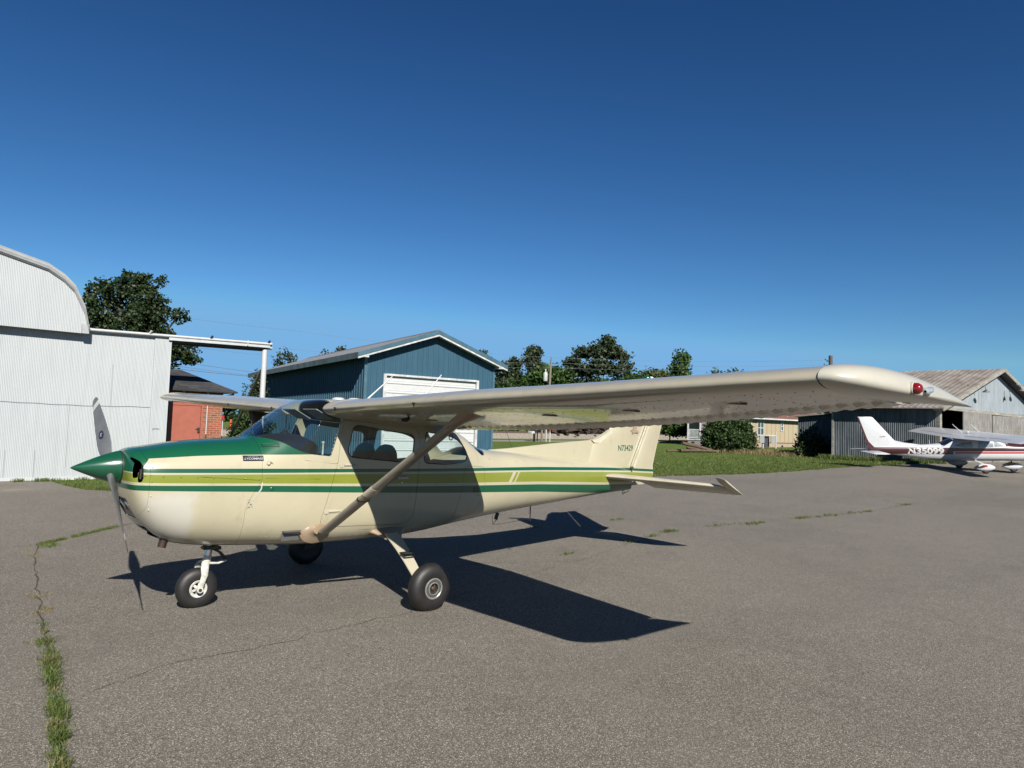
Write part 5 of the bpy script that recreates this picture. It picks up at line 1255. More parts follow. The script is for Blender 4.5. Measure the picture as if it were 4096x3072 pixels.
# ---- beige mobile home
def at2(P0, ang, s, t=0): c_, s_ = math.cos(R_(ang)), math.sin(R_(ang)); return (P0[0]+s*c_-t*s_, P0[1]+s*s_+t*c_)
MH0, MA = (54.45,24.2), -9.
MH = empty('mobile_home', (58,24.5,.55), 0, 'beige panelled mobile home with white windows and a reddish roof', 'mobile home')
M_bg = simple('beige siding', (.285,.235,.155), .7, var=.05, scale=2); M_bgs = simple('beige skirt', (.26,.21,.15), .8, var=.1); M_pane = simple('dull window pane', (.035,.055,.052), .35, var=.25, scale=1.2, coat=.5)
def slab(mb, P0, ang, s0, s1, t0, t1, z0, z1):
    ps = [at2(P0,ang,s,t) for s, t in ((s0,t0),(s1,t0),(s1,t1),(s0,t1))]
    return mb.add([(*q,z0) for q in ps]+[(*q,z1) for q in ps], [(0,3,2,1),(4,5,6,7),(0,1,5,4),(1,2,6,5),(2,3,7,6),(3,0,4,7)])
g = MB(); slab(g, MH0, MA, 0, 15, 0, 7, 1.0, 3.02); wpart(g, 'wall', M_bg, MH)
g = MB(); slab(g, MH0, MA, .02, 15, .03, 7, .3, .995); wpart(g, 'skirt', M_bgs, MH)
g = MB(); 
for s in np.arange(2.15, 14, .62): slab(g, MH0, MA, s, s+.025, -.012, -.001, 1.0, 3.0)
for s in (.55,): slab(g, MH0, MA, s, s+.025, -.012, -.001, 1.0, 3.0)
slab(g, MH0, MA, 0, 15, -.02, -.001, .96, 1.02); wpart(g, 'siding_battens', simple('siding joint',(.15,.12,.08),.8), MH)
g = MB(); z0_, z1_, zr = 2.96, 3.10, 4.0
q = [at2(MH0,MA,s,t) for s, t in ((-.35,-.40),(15.4,-.40),(15.4,3.5),(-.35,3.5),(15.4,7.4),(-.35,7.4))]
g.add([(*q[0],z1_),(*q[1],z1_),(*q[2],zr),(*q[3],zr),(*q[4],z1_),(*q[5],z1_),(*q[0],z1_-.06),(*q[1],z1_-.06),(*q[4],z1_-.06),(*q[5],z1_-.06)],[(0,1,2,3),(3,2,4,5),(0,6,7,1),(5,4,8,9),(0,3,5,9,6),(1,7,8,4,2),(6,9,8,7)]); wpart(g, 'roof', simple('reddish shingles',(.135,.060,.038),.9,var=.3,scale=8), MH)
g = MB(); slab(g, MH0, MA, -.35, 15.4, -.43, -.40, 3.0, 3.12); slab(g, MH0, MA, -.38, -.35, -.43, 3.5, 2.98, 3.12); wpart(g, 'gutter', M_btrimw, MH)
g = MB(); slab(g, MH0, MA, -.35, 15.4, -.38, .02, 2.93, 2.97); wpart(g, 'eave_soffit', M_dsteel, MH)
g = MB(); p0 = at2(MH0,MA,-.3,-.4); p1 = at2(MH0,MA,-.04,-.05); g.tube([(*p0,3.05),(*p1,2.82),(*p1,.6)], .045, 8); slab(g, MH0, MA, -.03, .12, -.02, .1, 1.0, 2.95); wpart(g, 'downspout', M_btrimw, MH)
def win(P0, ang, s0, s1, z0, z1, cols, parent):
    g = MB(); slab(g, P0, ang, s0, s1, -.05, .0, z0, z1); f = wpart(g, 'window', M_btrimw, parent)
    w_ = (s1-s0-.09*(cols+1))/cols
    for c_ in range(cols):
        a = s0+.09+c_*(w_+.09); zm = (z0+z1)/2
        for za, zb in ((z0+.09,zm-.03),(zm+.03,z1-.09)):
            g = MB(); slab(g, P0, ang, a, a+w_, -.056, -.049, za, zb); wpart(g, 'pane', M_pane, f)
win(MH0, MA, .80, 1.72, 1.58, 2.94, 2, MH); win(MH0, MA, 4.05, 4.45, 2.03, 2.92, 1, MH)
for s in (.28, 4.25):
    g = MB(); slab(g, MH0, MA, s, s+.22, -.02, .0, .60, .76); wpart(g, 'foundation_vent', M_black, MH)
for x_, y_ in ((59.6,23.8),(61.0,23.6)):
    g = MB(); g.tube([(x_,y_+.6,3.2),(x_,y_+.6,3.52)], .05, 8); wpart(g, 'roof_vent_pipe', M_btrimw, MH)
# electrical boxes and heat pump in front
EB = empty('meter_rack', (53.9,22.3,.55), 0, 'rack of two grey meter boxes on white posts in front of the beige mobile home', 'meter rack')
EB0, EA = (53.2,22.75), -44.
g = MB(); slab(g, EB0, EA, .02, .40, -.12, .0, .98, 1.60); wpart(g, 'meter_box', simple('pale grey box',(.20,.21,.215),.5), EB); g = MB(); slab(g, EB0, EA, .95, 1.28, -.12, .0, .98, 1.58); wpart(g, 'meter_box', simple('pale grey box b',(.20,.21,.215),.5), EB)
g = MB(); 
for s in (.30,1.36): slab(g, EB0, EA, s, s+.08, .0, .08, .5, 1.62)
slab(g, EB0, EA, 1.40, 1.43, -.02, .02, .5, 1.98); slab(g, EB0, EA, 0, 1.42, .0, .05, 1.60, 1.66); wpart(g, 'rack_posts', M_btrimw, EB)
HP = empty('heat_pump', (54.2,22.9,.55), 0, 'square dark grey heat pump between the two meter boxes', 'heat pump')
g = MB(); slab(g, EB0, EA, .48, .92, .25, .8, .58, 1.58); wpart(g, 'casing', simple('dark grey casing',(.035,.042,.05),.6), HP); g = MB()
for z_ in np.arange(.66,1.5,.07): slab(g, EB0, EA, .50, .90, .235, .25, z_, z_+.02)
wpart(g, 'grille', M_dsteel, HP)
# ---- lilac house with porch
LH0, LA = (52.93,28.3), -67.
LH = empty('lilac_house', (55,27,.52), 0, 'lilac house with a small white railed porch left of the big bush', 'house')
M_lil = simple('lilac siding', (.19,.155,.175), .7, var=.04); M_cb = simple('grey block foundation', (.15,.135,.125), .85, var=.12, scale=5)
g = MB(); slab(g, LH0, LA, 0, 3.0, 0, 8, 1.07, 3.5); wpart(g, 'wall', M_lil, LH)
g = MB(); slab(g, LH0, LA, -1.05, 3.0, .03, 8, .3, .99); wpart(g, 'foundation', M_cb, LH)
g = MB(); slab(g, LH0, LA, -.72, -.45, .015, .03, .70, .84); wpart(g, 'foundation_vent', M_black, LH)
g = MB(); slab(g, LH0, LA, -1.12, .02, -.04, 8, .99, 1.07); slab(g, LH0, LA, .02, 3.0, -.03, .0, .99, 1.07); wpart(g, 'porch_floor', M_btrimw, LH)
g = MB(); slab(g, LH0, LA, -1.10, -.97, -.02, .11, 1.07, 3.4); wpart(g, 'porch_post', M_btrimw, LH); g = MB(); slab(g, LH0, LA, -.02, .12, -.03, .02, 1.07, 3.4); wpart(g, 'corner_board', M_btrimw, LH)
g = MB(); slab(g, LH0, LA, -.97, -.02, .02, .08, 1.90, 1.96); slab(g, LH0, LA, -.97, -.02, .03, .07, 1.14, 1.19)
for s in np.linspace(-.92,-.08,11): slab(g, LH0, LA, s, s+.035, .03, .07, 1.19, 1.90)
slab(g, LH0, LA, -1.08, -1.03, .1, 6, 1.90, 1.96)
for t in np.linspace(.3,6,40): slab(g, LH0, LA, -1.07, -1.04, t, t+.035, 1.10, 1.90)
wpart(g, 'porch_railing', M_btrimw, LH)
g = MB(); slab(g, LH0, LA, .35, .38, -.012, 0, 1.07, 3.4); slab(g, LH0, LA, 1.1, 1.13, -.012, 0, 1.07, 1.6); wpart(g, 'siding_battens', M_cb, LH)
win(LH0, LA, .55, 1.45, 1.55, 2.80, 1, LH)
g = MB(); q = [at2(LH0,LA,s,t) for s, t in ((-1.4,-.35),(3.3,-.35),(3.3,4),(-1.4,4),(3.3,8.3),(-1.4,8.3))]
g.add([(*q[0],3.5),(*q[1],3.5),(*q[2],4.7),(*q[3],4.7),(*q[4],3.5),(*q[5],3.5),(*q[0],3.42),(*q[1],3.42),(*q[4],3.42),(*q[5],3.42)],[(0,1,2,3),(3,2,4,5),(0,6,7,1),(5,4,8,9),(0,3,5,9,6),(1,7,8,4,2),(6,9,8,7)]); wpart(g, 'roof', M_shin, LH)
# ---- far blue building seen past the grey gable
FB = empty('far_building', (92,12,.9), 0, 'distant dark blue building with a white fascia at the right edge behind the grey hangar', 'building')
g = MB(); g.add([(89.1,12.95,0),(98,3,0),(104,9,0),(95,19,0),(89.1,12.95,7.42),(98,3,7.5),(104,9,7.5),(95,19,7.42)],[(0,1,5,4),(1,2,6,5),(2,3,7,6),(3,0,4,7)]); wpart(g, 'wall', M_bf, FB)
g = MB(); g.add([(88.6,13.0,7.40),(98.1,2.4,7.45),(104.6,9,7.45),(95,19.5,7.40),(88.6,13.0,7.66),(98.1,2.4,7.82),(104.6,9,7.8),(95,19.5,7.7)],[(0,1,5,4),(1,2,6,5),(2,3,7,6),(3,0,4,7),(4,5,6,7),(0,3,2,1)]); wpart(g, 'roof', M_btrimw, FB)
# ================================================================== TREES AND PLANTS
M_oak = leafmat('oak leaves', (.010,.020,.006), (.020,.038,.010), (.040,.062,.018), .15)
M_pine = leafmat('pine needles', (.012,.024,.009), (.030,.046,.020), (.060,.076,.036), .15)
M_broad = leafmat('bright broadleaf', (.020,.048,.008), (.042,.085,.014), (.075,.125,.028), .25)
M_mid = leafmat('mid green leaves', (.014,.030,.008), (.028,.055,.012), (.050,.085,.022), .2)
M_pale = leafmat('pale green leaves', (.035,.055,.014), (.070,.095,.028), (.11,.13,.045), .25)
M_ced = leafmat('cedar foliage', (.012,.028,.008), (.026,.052,.012), (.055,.085,.022), .15)
M_bark = simple('bark', (.055,.045,.036), .9, var=.3, scale=6)
def foliage(name, blobs, nclump, per, cr, leaf, mat, parent, seed=0, shell=.55, flat=1.0, up=.3):
    """leaf quads in clumps spread through a set of ellipsoids (cx,cy,cz,rx,ry,rz)"""
    rg = np.random.default_rng(seed); B = np.array(blobs, float); vol = B[:,3]*B[:,4]*B[:,5]; pick = rg.choice(len(B), nclump, p=vol**.75/np.sum(vol**.75))
    d = rg.normal(size=(nclump,3)); d /= np.linalg.norm(d,axis=1)[:,None]; r = shell+(1.03-shell)*rg.uniform(0,1,nclump)**.6
    Cc = B[pick,:3]+d*r[:,None]*B[pick,3:]
    n = nclump*per; Q = np.repeat(Cc, per, 0); dd = rg.normal(size=(n,3)); dd /= np.linalg.norm(dd,axis=1)[:,None]
    crr = np.repeat(cr*rg.uniform(.55,1.35,nclump), per); Q = Q+dd*(rg.uniform(0,1,n)**.5*crr)[:,None]*np.array([1,1,flat])
    nn = rg.normal(size=(n,3))+np.array([0,0,up]); nn /= np.linalg.norm(nn,axis=1)[:,None]; t = np.cross(nn, rg.normal(size=(n,3))); t /= np.linalg.norm(t,axis=1)[:,None]; b = np.cross(nn,t)
    s = leaf*rg.uniform(.6,1.35,n)[:,None]
    V = np.stack([Q-t*s*.5, Q+b*s*.32, Q+t*s*.5, Q-b*s*.32], 1).reshape(-1,3)
    F = np.arange(n*4).reshape(-1,4)
    me = bpy.data.meshes.new(name); me.from_pydata(V.tolist(), [], F.tolist()); me.materials.append(mat)
    o = bpy.data.objects.new(name, me); C.objects.link(o); o.parent = parent; return o
def limbs(parent, base, h, r, tips, seed=0):
    g = MB(); rg = random.Random(seed); b = Vector(base)
    g.tube([b, b+Vector((rg.uniform(-.1,.1),rg.uniform(-.1,.1),h*.5)), b+Vector((rg.uniform(-.15,.15),rg.uniform(-.15,.15),h))], [r*1.25,r*.9,r*.45], 9)
    for tp in tips:
        s = b+Vector((0,0,h*rg.uniform(.35,.85))); e = Vector(tp); mid = s.lerp(e,.5)+Vector((0,0,-.1*(e-s).length*.3)); g.tube([s,mid,e], [r*.42,r*.26,r*.10], 6)
    return g.build('trunk', M_bark, parent, 60)
GRP = 'trees beyond the road'
def tree(name, label, x, y, top, wd, mat, kind='round', seed=0, t=80, group=None, extra=None, n=None, z0=None, lf=1.):
    z0 = H(x) if z0 is None else z0; E_ = empty(name, (x,y,z0), 0, label, 'tree', group); h = top-z0; rg = random.Random(seed); bl = []
    R = wd/2
    if kind == 'round':
        for k in range(9):
            a = rg.uniform(0,6.28); rr = R*rg.uniform(.25,.62); bl.append((rr*math.cos(a), rr*math.sin(a), h*rg.uniform(.35,.86), R*rg.uniform(.34,.55), R*rg.uniform(.34,.55), h*rg.uniform(.10,.17)))
        bl.append((0,0,h*.86,R*.42,R*.42,h*.14)); bl.append((0,0,h*.5,R*.75,R*.75,h*.30))
    elif kind == 'cone':
        for k in range(7): f = k/6; bl.append((0,0,h*(.18+.76*f), R*(1-.88*f), R*(1-.88*f), h*.09+R*.06))
    elif kind == 'pine':
        for k in range(13):
            a = rg.uniform(0,6.28); f = rg.uniform(.42,.95); rr = R*rg.uniform(.15,.80)*(1.25-f*.75); bl.append((rr*math.cos(a), rr*math.sin(a), h*f, R*rg.uniform(.22,.38), R*rg.uniform(.22,.38), h*rg.uniform(.035,.07)))
        bl.append((0,0,h*.93,R*.3,R*.3,h*.07))
    elif kind == 'column':
        for k in range(6): f = k/5; bl.append((rg.uniform(-.15,.15)*R,rg.uniform(-.15,.15)*R,h*(.12+.74*f), R*(.95-.35*abs(f-.35)-.35*max(0,f-.5)), R*(.95-.35*abs(f-.35)-.35*max(0,f-.5)), h*.16))
    if extra: bl = extra
    n = n or int(90+ (wd*h)*6)
    if kind == 'pine': n = int(n*.62)
    if lf == 1.: lf = .78; n = int(n*1.5)
    leaf = .0052*t*1.15*lf
    foliage('crown', bl, n, 16, leaf*1.9, leaf, mat, E_, seed, .45 if kind != 'pine' else .2, .8)
    limbs(E_, (0,0,0), h*(.80 if kind != 'round' else .6), max(.06,.016*h), [(b[0],b[1],b[2]) for b in bl[:8]], seed)
    return E_
# big dark oak behind the white hangar (px cluster layout)
E_ = empty('oak_tree', (6.5,26.4,0), 0, 'large dark oak tree rising behind the white hangar', 'tree')
u = Vector((.745,-.667,0))   # across the view, for laying out the crown's lobes
def lob(a, z, rx, rz, dpt=0.): q = u*a+Vector((.667,.745,0))*dpt; return (q.x, q.y, z, rx, rx, rz)
OK_ = [lob(-1.7,6.0,.85,.9),lob(-1.0,6.9,.75,.65),lob(-.2,7.2,.7,.7),lob(-1.3,4.8,1.0,1.0),lob(-.3,5.6,1.1,1.1,.6),lob(.6,6.6,.7,.7),lob(.8,5.6,.8,.8,-.4),lob(1.3,4.7,.85,.7),lob(1.9,6.0,.35,.32),lob(1.35,6.35,.28,.25),lob(2.1,4.55,.55,.5),lob(2.5,4.2,.4,.35),lob(.3,4.3,1.2,.9,.5),lob(-1.0,3.7,1.3,.9,.5),lob(1.55,3.7,.4,.3),lob(2.25,3.05,.55,.45),lob(1.6,2.7,.5,.30),lob(2.7,2.75,.35,.35),lob(1.0,3.2,.7,.5,.6),lob(.2,7.55,.35,.3),lob(1.0,7.5,.28,.2),lob(-2.2,5.4,.3,.3),lob(-1.9,7.0,.35,.25)]
foliage('crown', OK_, 1500, 26, .23, .135, M_oak, E_, 5, .35, .8)
limbs(E_, (0,0,0), 6.0, .28, [(b[0],b[1],b[2]) for b in OK_[:18]], 5)
tree('conifer', 'small pointed conifer left of the white track post, above the far wing', 14.1,33.4, 3.45, 1.0, M_ced, 'cone', 11, 40, n=420, lf=.5)
tree('cedar_tree', 'narrow dark tree just behind the white track post', 13.9,31.0, 4.2, 1.1, M_pine, 'column', 12, 38, n=420, lf=.6)
tree('leafy_bush', 'round dark green bush seen below the far wing beside its strut', 9.0,19.6, 1.95, 1.25, M_mid, 'round', 13, 27, n=900, lf=.6)
tree('leafy_bush', 'dark hedge bush between the brick hut and the far wing strut', 11.8,26.5, 2.05, 2.4, M_oak, 'round', 14, 34, n=900, lf=.6)
# above the blue roof
tree('pine_tree', 'pair of pine tops above the blue roof left of centre', 25.1,52.8, 7.6, 3.0, M_pine, 'column', 21, 62, GRP, n=420, lf=.7)
tree('pine_tree', 'tiny treetop peeping over the blue roof slope, the leftmost', 31.3,57.9, 8.8, 1.6, M_pine, 'cone', 22, 70, GRP, n=260, lf=.7)
tree('pine_tree', 'small treetop over the middle of the blue roof slope', 32.4,56.8, 9.15, 2.3, M_pine, 'round', 23, 70, GRP, n=320, lf=.7)
tree('pine_tree', 'treetop showing just over the right slope of the blue roof', 52.4,59.0, 10.8, 3.2, M_pine, 'pine', 24, 85, GRP)
tree('pine_tree', 'medium pine right beside the eave of the blue building', 56.5,59.4, 9.7, 3.6, M_pine, 'pine', 25, 88, GRP, n=260)
tree('pine_tree', 'tall broad-topped pine left of the transformer pole', 62.0,59.7, 12.2, 4.6, M_pine, 'pine', 26, 92, GRP, n=420)
tree('broadleaf_tree', 'bright green broadleaf tree below the tall pine by the transformer pole', 55.0,50.5, 8.6, 6.2, M_broad, 'round', 27, 80, GRP, n=560)
tree('broadleaf_tree', 'mid green broadleaf tree right of the transformer pole', 59.6,51.3, 8.9, 4.4, M_mid, 'round', 28, 84, GRP, n=420)
tree('broadleaf_tree', 'low dull tree directly right of the blue building', 51.6,55.0, 6.4, 4.4, M_mid, 'round', 29, 84, GRP, n=360)
PN = [lob(-3.0,9.6,1.6,1.0),lob(-3.8,8.2,1.1,.6),lob(-1.8,11.0,1.5,1.0),lob(-.4,11.3,1.4,1.1),lob(.9,12.0,1.6,1.2),lob(1.9,11.2,1.5,1.1),lob(3.0,10.6,1.2,.8),lob(.2,9.4,1.9,1.1),lob(-1.8,8.6,1.7,1.0),lob(1.9,8.9,1.5,.8),lob(3.7,8.3,1.1,.5),lob(4.3,7.8,.7,.4),lob(2.8,7.2,1.3,.6),lob(-.3,7.2,1.6,.8),lob(1.3,12.9,.9,.6),lob(-2.6,6.9,1.5,.6),lob(3.5,9.4,.9,.4)]
tree('pine_tree', 'largest spreading pine in the centre of the tree line', 66.8,52.6, 13.7, 9.4, M_pine, 'pine', 30, 90, GRP, extra=[(a*1.04,b*1.04,c_-.3,d*.72,e*.72,f*.72) for a,b,c_,d,e,f in PN], n=1050, lf=.8)
tree('broadleaf_tree', 'dense mid green tree under the largest pine', 61.0,46.6, 7.4, 5.4, M_mid, 'round', 31, 82, GRP, n=420)
tree('broadleaf_tree', 'pale yellowish green tree between the big pine and the round-topped tree', 80.3,54.2, 10.6, 6.3, M_pale, 'round', 32, 100, GRP, n=400)
tree('broadleaf_tree', 'pale green bushy tree left of the round-topped tree', 77.9,49.7, 10.0, 4.4, M_pale, 'round', 33, 95, GRP, n=260)
tree('broadleaf_tree', 'upright round-topped dark tree standing clear above the wing', 70.5,42.7, 11.2, 3.8, M_broad, 'column', 34, 85, GRP, n=520, lf=.8)
tree('broadleaf_tree', 'distant treetop just above the wing, left one of a pair', 96.2,53.3, 11.5, 4.2, M_mid, 'round', 35, 110, GRP, n=120)
tree('broadleaf_tree', 'distant low treetop just above the wing, right one of a pair', 98.0,51.7, 11.7, 3.6, M_mid, 'round', 36, 110, GRP, n=110)
tree('broadleaf_tree', 'distant small treetop midway between the pair and the utility pole', 99.7,50.1, 11.7, 2.6, M_mid, 'round', 37, 110, GRP, n=90)
tree('broadleaf_tree', 'distant bright treetop nearest the utility pole by the wing tip', 96.4,39.6, 11.8, 4.0, M_broad, 'round', 38, 100, GRP, n=130)
tree('broadleaf_tree', 'mid green tree filling the gap left of the largest pine', 62.5,56.5, 9.2, 5.5, M_mid, 'round', 41, 88, GRP, n=480)
tree('broadleaf_tree', 'low green tree under the right side of the largest pine', 66.5,46.5, 8.6, 5.5, M_broad, 'round', 42, 84, GRP, n=480)
tree('pine_tree', 'dark pine between the blue building and the tall pine', 59.5,60.5, 10.4, 4.2, M_pine, 'pine', 43, 90, GRP, n=380)
tree('broadleaf_tree', 'low hedge-like tree left of the transformer pole at wing level', 53.5,53.0, 7.4, 5.0, M_mid, 'round', 44, 82, GRP, n=480)
tree('broadleaf_tree', 'pale green low tree just right of the largest pine', 72.5,50.5, 9.0, 5.0, M_pale, 'round', 45, 92, GRP, n=420)
# hedge row behind the railway bank
for k, (x_, y_, z_, w_, mt, lab) in enumerate(((48.2,54.6,3.6,4.6,M_mid,'dark hedge tree beyond the railway nearest the blue wall'),(52.0,53.2,3.9,4.8,M_oak,'second hedge tree from the blue wall beyond the railway'),(55.6,51.2,3.8,4.6,M_mid,'third hedge tree from the blue wall, behind the mailbox'),(59.0,49.5,4.0,4.6,M_oak,'fourth hedge tree from the blue wall, left of the stacked timber'),
    (63.0,48.0,4.2,5.0,M_oak,'hedge tree standing behind the stacked timber'),(66.5,46.0,4.4,5.0,M_mid,'hedge tree behind the right end of the stacked timber'),(69.8,43.5,4.6,5.0,M_mid,'hedge tree far behind the tail fin'))):
    tree('hedge_tree', lab, x_, y_, z_+.3, w_+.6, mt, 'round', 50+k, 78, 'hedge trees beyond the railway', n=300)
for k, (x_, y_, z_, w_, mt, lab) in enumerate(((59.3,36.0,4.3,3.6,M_broad,'bright leafy bush directly right of the tail fin'),(60.8,34.6,4.4,3.2,M_mid,'leafy bush left of the lilac house porch'),(63.0,33.6,4.5,3.6,M_broad,'leafy bush seen through the porch of the lilac house'),(57.5,39.0,3.6,3.0,M_mid,'dark bush partly hidden by the tail fin'))):
    tree('leafy_bush', lab, x_, y_, z_, w_, mt, 'round', 70+k, 66, 'bushes around the lilac house', n=420)
tree('juniper_bush', 'big dense dark juniper bush in front of the lilac house', 42.45,19.2, 3.3, 3.3, M_ced, 'round', 80, 48, lf=.55, extra=[(0,0,.9,1.45,1.45,.85),(-.5,.2,1.6,.9,.9,.8),(.5,-.3,1.7,.95,.95,.85),(0,0,2.1,.8,.8,.6),(.75,-.7,1.0,.75,.75,.8),(-.8,.7,1.1,.75,.75,.9),(-.6,.55,.5,.95,.95,.45),(.7,-.6,.45,.9,.9,.4),(.1,-.1,2.45,.6,.6,.5)], n=3400)
tree('vine_shrub', 'straggly dark shrub growing against the grey hangar corner', 42.9,13.6, 2.35, 1.9, M_oak, 'round', 81, 42, lf=.7, extra=[(0,0,.5,.9,.9,.5),(-.2,.3,1.1,.6,.6,.5),(.3,-.2,1.5,.35,.35,.4),(-.5,.5,.8,.35,.35,.4),(.5,-.5,.7,.5,.5,.5)], n=110)
tree('vine_shrub', 'low dark shrub beside the hangar recess', 44.9,14.3, 1.3, 1.8, M_oak, 'round', 82, 44, n=120, lf=.7)
# tall weeds along the hangar foot and by the mobile home
pts = []
while len(pts) < 1100:
    x = rng.uniform(40.5,46.5); y = rng.uniform(12.6,19.0)
    if y > 12.6+(46.5-x)*.25: pts.append((x,y,H(x)))
blades('tall_grass', pts, .12, .45, .025, M_dry, 21, lean=.6, label='tall dry straw coloured grass between the bush and the hangar recess', cat='tall grass')
pts = [(41.3-.1*(y_-6)+rng.normal(0,.12)-.12, y_, H(41)) for y_ in rng.uniform(5.6,12,1500)]
blades('tall_grass', pts, .12, .42, .02, M_blade, 22, lean=.5, label='tall green grass along the foot of the grey hangar side', cat='tall grass')
pts = [(rng.uniform(37.0,41.4), 6.5+abs(rng.normal(0,.35)), H(39)) for _ in range(1100)]
blades('tall_grass', pts, .10, .32, .02, M_blade, 23, lean=.5, label='unmown grass at the apron corner behind the white airplane tail', cat='tall grass')
# brush pile
BP = empty('log_pile', (39.8,20.0,H(40)), 0, 'pile of old brown logs lying on the grass left of the juniper bush', 'log pile')
M_log = simple('old log', (.075,.050,.034), .9, var=.3, scale=5)
for a, b, r in (((38.2,20.1,.95),(40.7,19.4,.50),.12),((38.3,20.3,.45),(41.4,19.0,.45),.10),((38.6,20.8,.42),(41.2,19.6,.62),.09),((37.6,20.9,.40),(39.6,20.2,.42),.07),((39.2,20.4,.62),(41.6,19.5,.40),.08)):
    g = MB(); g.tube([Vector(a),Vector(a).lerp(Vector(b),.5)+Vector((0,0,.03)),Vector(b)], [r,r*.9,r*.7], 8); wpart(g, 'log', M_log, BP, smooth=50)
pts = [(rng.uniform(37.8,41.5), rng.uniform(19.0,20.9), H(40)) for _ in range(260)]
# stacked timber (old railway ties) on the bank
M_tie = simple('creosoted timber', (.038,.026,.020), .9, var=.45, scale=2.5)
TI = empty('timber_stack', (57.5,45.2,1.0), 0, 'long stack of old dark railway ties on the bank beyond the road', 'timber stack')
rt = random.Random(4); dirx = Vector((.97,-.243,0)); k_ = 0
tie = MB(); tie.box((0,0,0),(2.5,.23,.18)); tie0 = tie.build('tie', M_tie, TI, bevel=.02); tie0.location = Vector((0,0,-.35))
for i in range(12):
    for j in range(8):
        if (i, j) == (0, 0): continue
        if rt.random() < .06*j: continue
        c_ = tie0.copy(); C.objects.link(c_); c_.parent = TI
        p_ = dirx*(-5.2+i*.97)+Vector((rt.uniform(-.2,.2), rt.uniform(-.6,.6)-.05*j, -.35+j*.20))
        endon = rt.random() < .62
        c_.location = p_; c_.rotation_euler = (rt.uniform(-.15,.15), rt.uniform(-.14,.14), math.atan2(-.243,.97)+(math.pi/2 if endon else 0)+rt.uniform(-.25,.25))

# far woods closing the horizon
pts_ = []; rg_ = np.random.default_rng(77)
wb_ = []
for a_ in np.arange(-14, 88, 1.15):
    dd_ = 170+rg_.uniform(-12,25); q_ = (-1.13+dd_*math.sin(R_(a_)), -6.63+dd_*math.cos(R_(a_))); h_ = rg_.uniform(5.0,8.0)
    wb_.append((q_[0], q_[1], h_*.42, rg_.uniform(2.6,4.2), rg_.uniform(2.6,4.2), h_*.55))
o = foliage('far_woods', wb_, 2600, 12, 1.2, 1.1, M_mid, None, 99, .5, .8); tag(o, 'far-off dark woods closing the horizon behind everything', 'woods', kind='stuff')
# ================================================================== POLES, WIRES, POSTS
M_pole = simple('weathered pole', (.14,.12,.095), .85, var=.2, scale=8)
P1 = empty('utility_pole', (51.8,46.4,H(52)), 0, 'utility pole with a white transformer can, in front of the tree line', 'utility pole')
g = MB(); g.tube([(51.62,46.6,.4),(51.8,46.35,5.0),(51.86,46.25,9.0)], [.16,.14,.11], 10); wpart(g, 'pole', M_pole, P1, smooth=50)
g = MB(); g.lathe([(0,.0),(0,.22),(.08,.24),(.85,.24),(.95,.18),(1.0,.0)], 18, Matrix.Translation((51.42,46.60,6.65))); tcn = wpart(g, 'transformer', simple('pale transformer', (.30,.31,.30),.5), P1, smooth=40)
g = MB(); g.tube([(51.42,46.6,7.6),(51.42,46.6,7.9)], .06, 8); g.dome((51.42,46.6,7.88),(0,0,1),.12,.1,8); wpart(g, 'bushing', M_btrimw, P1); g = MB(); g.tube([(51.63,46.6,.5),(51.63,46.58,5.4)], .07, 8); wpart(g, 'white_conduit', M_btrimw, P1)
g = MB(); g.tube([(51.86,46.25,8.9),(51.86,46.25,9.3)], .03, 6); g.tube([(51.55,46.5,6.9),(51.9,46.4,6.9)], .04, 6); wpart(g, 'bracket', M_dsteel, P1)
P2 = empty('utility_pole', (69.4,23.8,H(69)), 0, 'bare brown utility pole top with hardware sticking up above the wing tip', 'utility pole')
g = MB(); g.tube([(69.6,23.9,.7),(69.25,23.8,9.85)], [.24,.19], 10); wpart(g, 'pole', simple('dark brown pole',(.075,.055,.042),.85,var=.3), P2, smooth=50)
u_v = Vector((.55,-.83,0)); g = MB()
for dz, ln in ((9.35,.45),(8.85,.55),(8.35,.85)):
    q = Vector((69.27,23.8,dz)); g.tube([q,q-u_v*ln*.5+Vector((0,0,-.12)),q-u_v*ln*1.1+Vector((0,0,.12))], .022, 6); g.lathe([(0,.07),(.08,.08),(.16,.05)], 10, Matrix.Translation(q-u_v*.32+Vector((0,0,-.1)))); g.lathe([(0,.05),(.12,.06)], 8, Matrix.Translation(q-u_v*ln*1.1+Vector((0,0,.05))))
g.tube([Vector((69.27,23.8,8.0)),Vector((69.27,23.8,8.1))-u_v*.9,Vector((69.27,23.8,7.7))-u_v*1.1], .02, 6); wpart(g, 'insulators', M_dsteel, P2, smooth=50)
def wire(label, pts, sag, r=.009, name='power_line', group='wires between the utility poles'):
    P = []
    for a, b in zip(pts[:-1], pts[1:]):
        a, b = Vector(a), Vector(b)
        for k in range(13): t = k/12; q = a.lerp(b,t); q.z -= sag*4*t*(1-t); P.append(q)
    g = MB(); g.tube(P, r, 4, False); tag(g.build(name, M_wire, smooth=60), label, 'wire', group)
M_wire = simple('grey wire', (.16,.17,.19), .6)
A0, A1_, A2_, A3_ = (-12,42.0,8.9), (25.37,51.08,9.4), (51.86,46.25,9.25), (69.27,23.8,9.4)
wire('topmost long power line from the left edge to the transformer pole', [A0,A1_,A2_], .3); 
wire('long power line just below the topmost one', [(-12,41.9,7.4),(25.46,51.14,7.75),(51.86,46.3,8.6)], .25)
wire('long power line third from the top, crossing the big oak', [(-12,41.8,7.05),(25.5,51.2,7.0),(51.86,46.3,8.1)], .2)
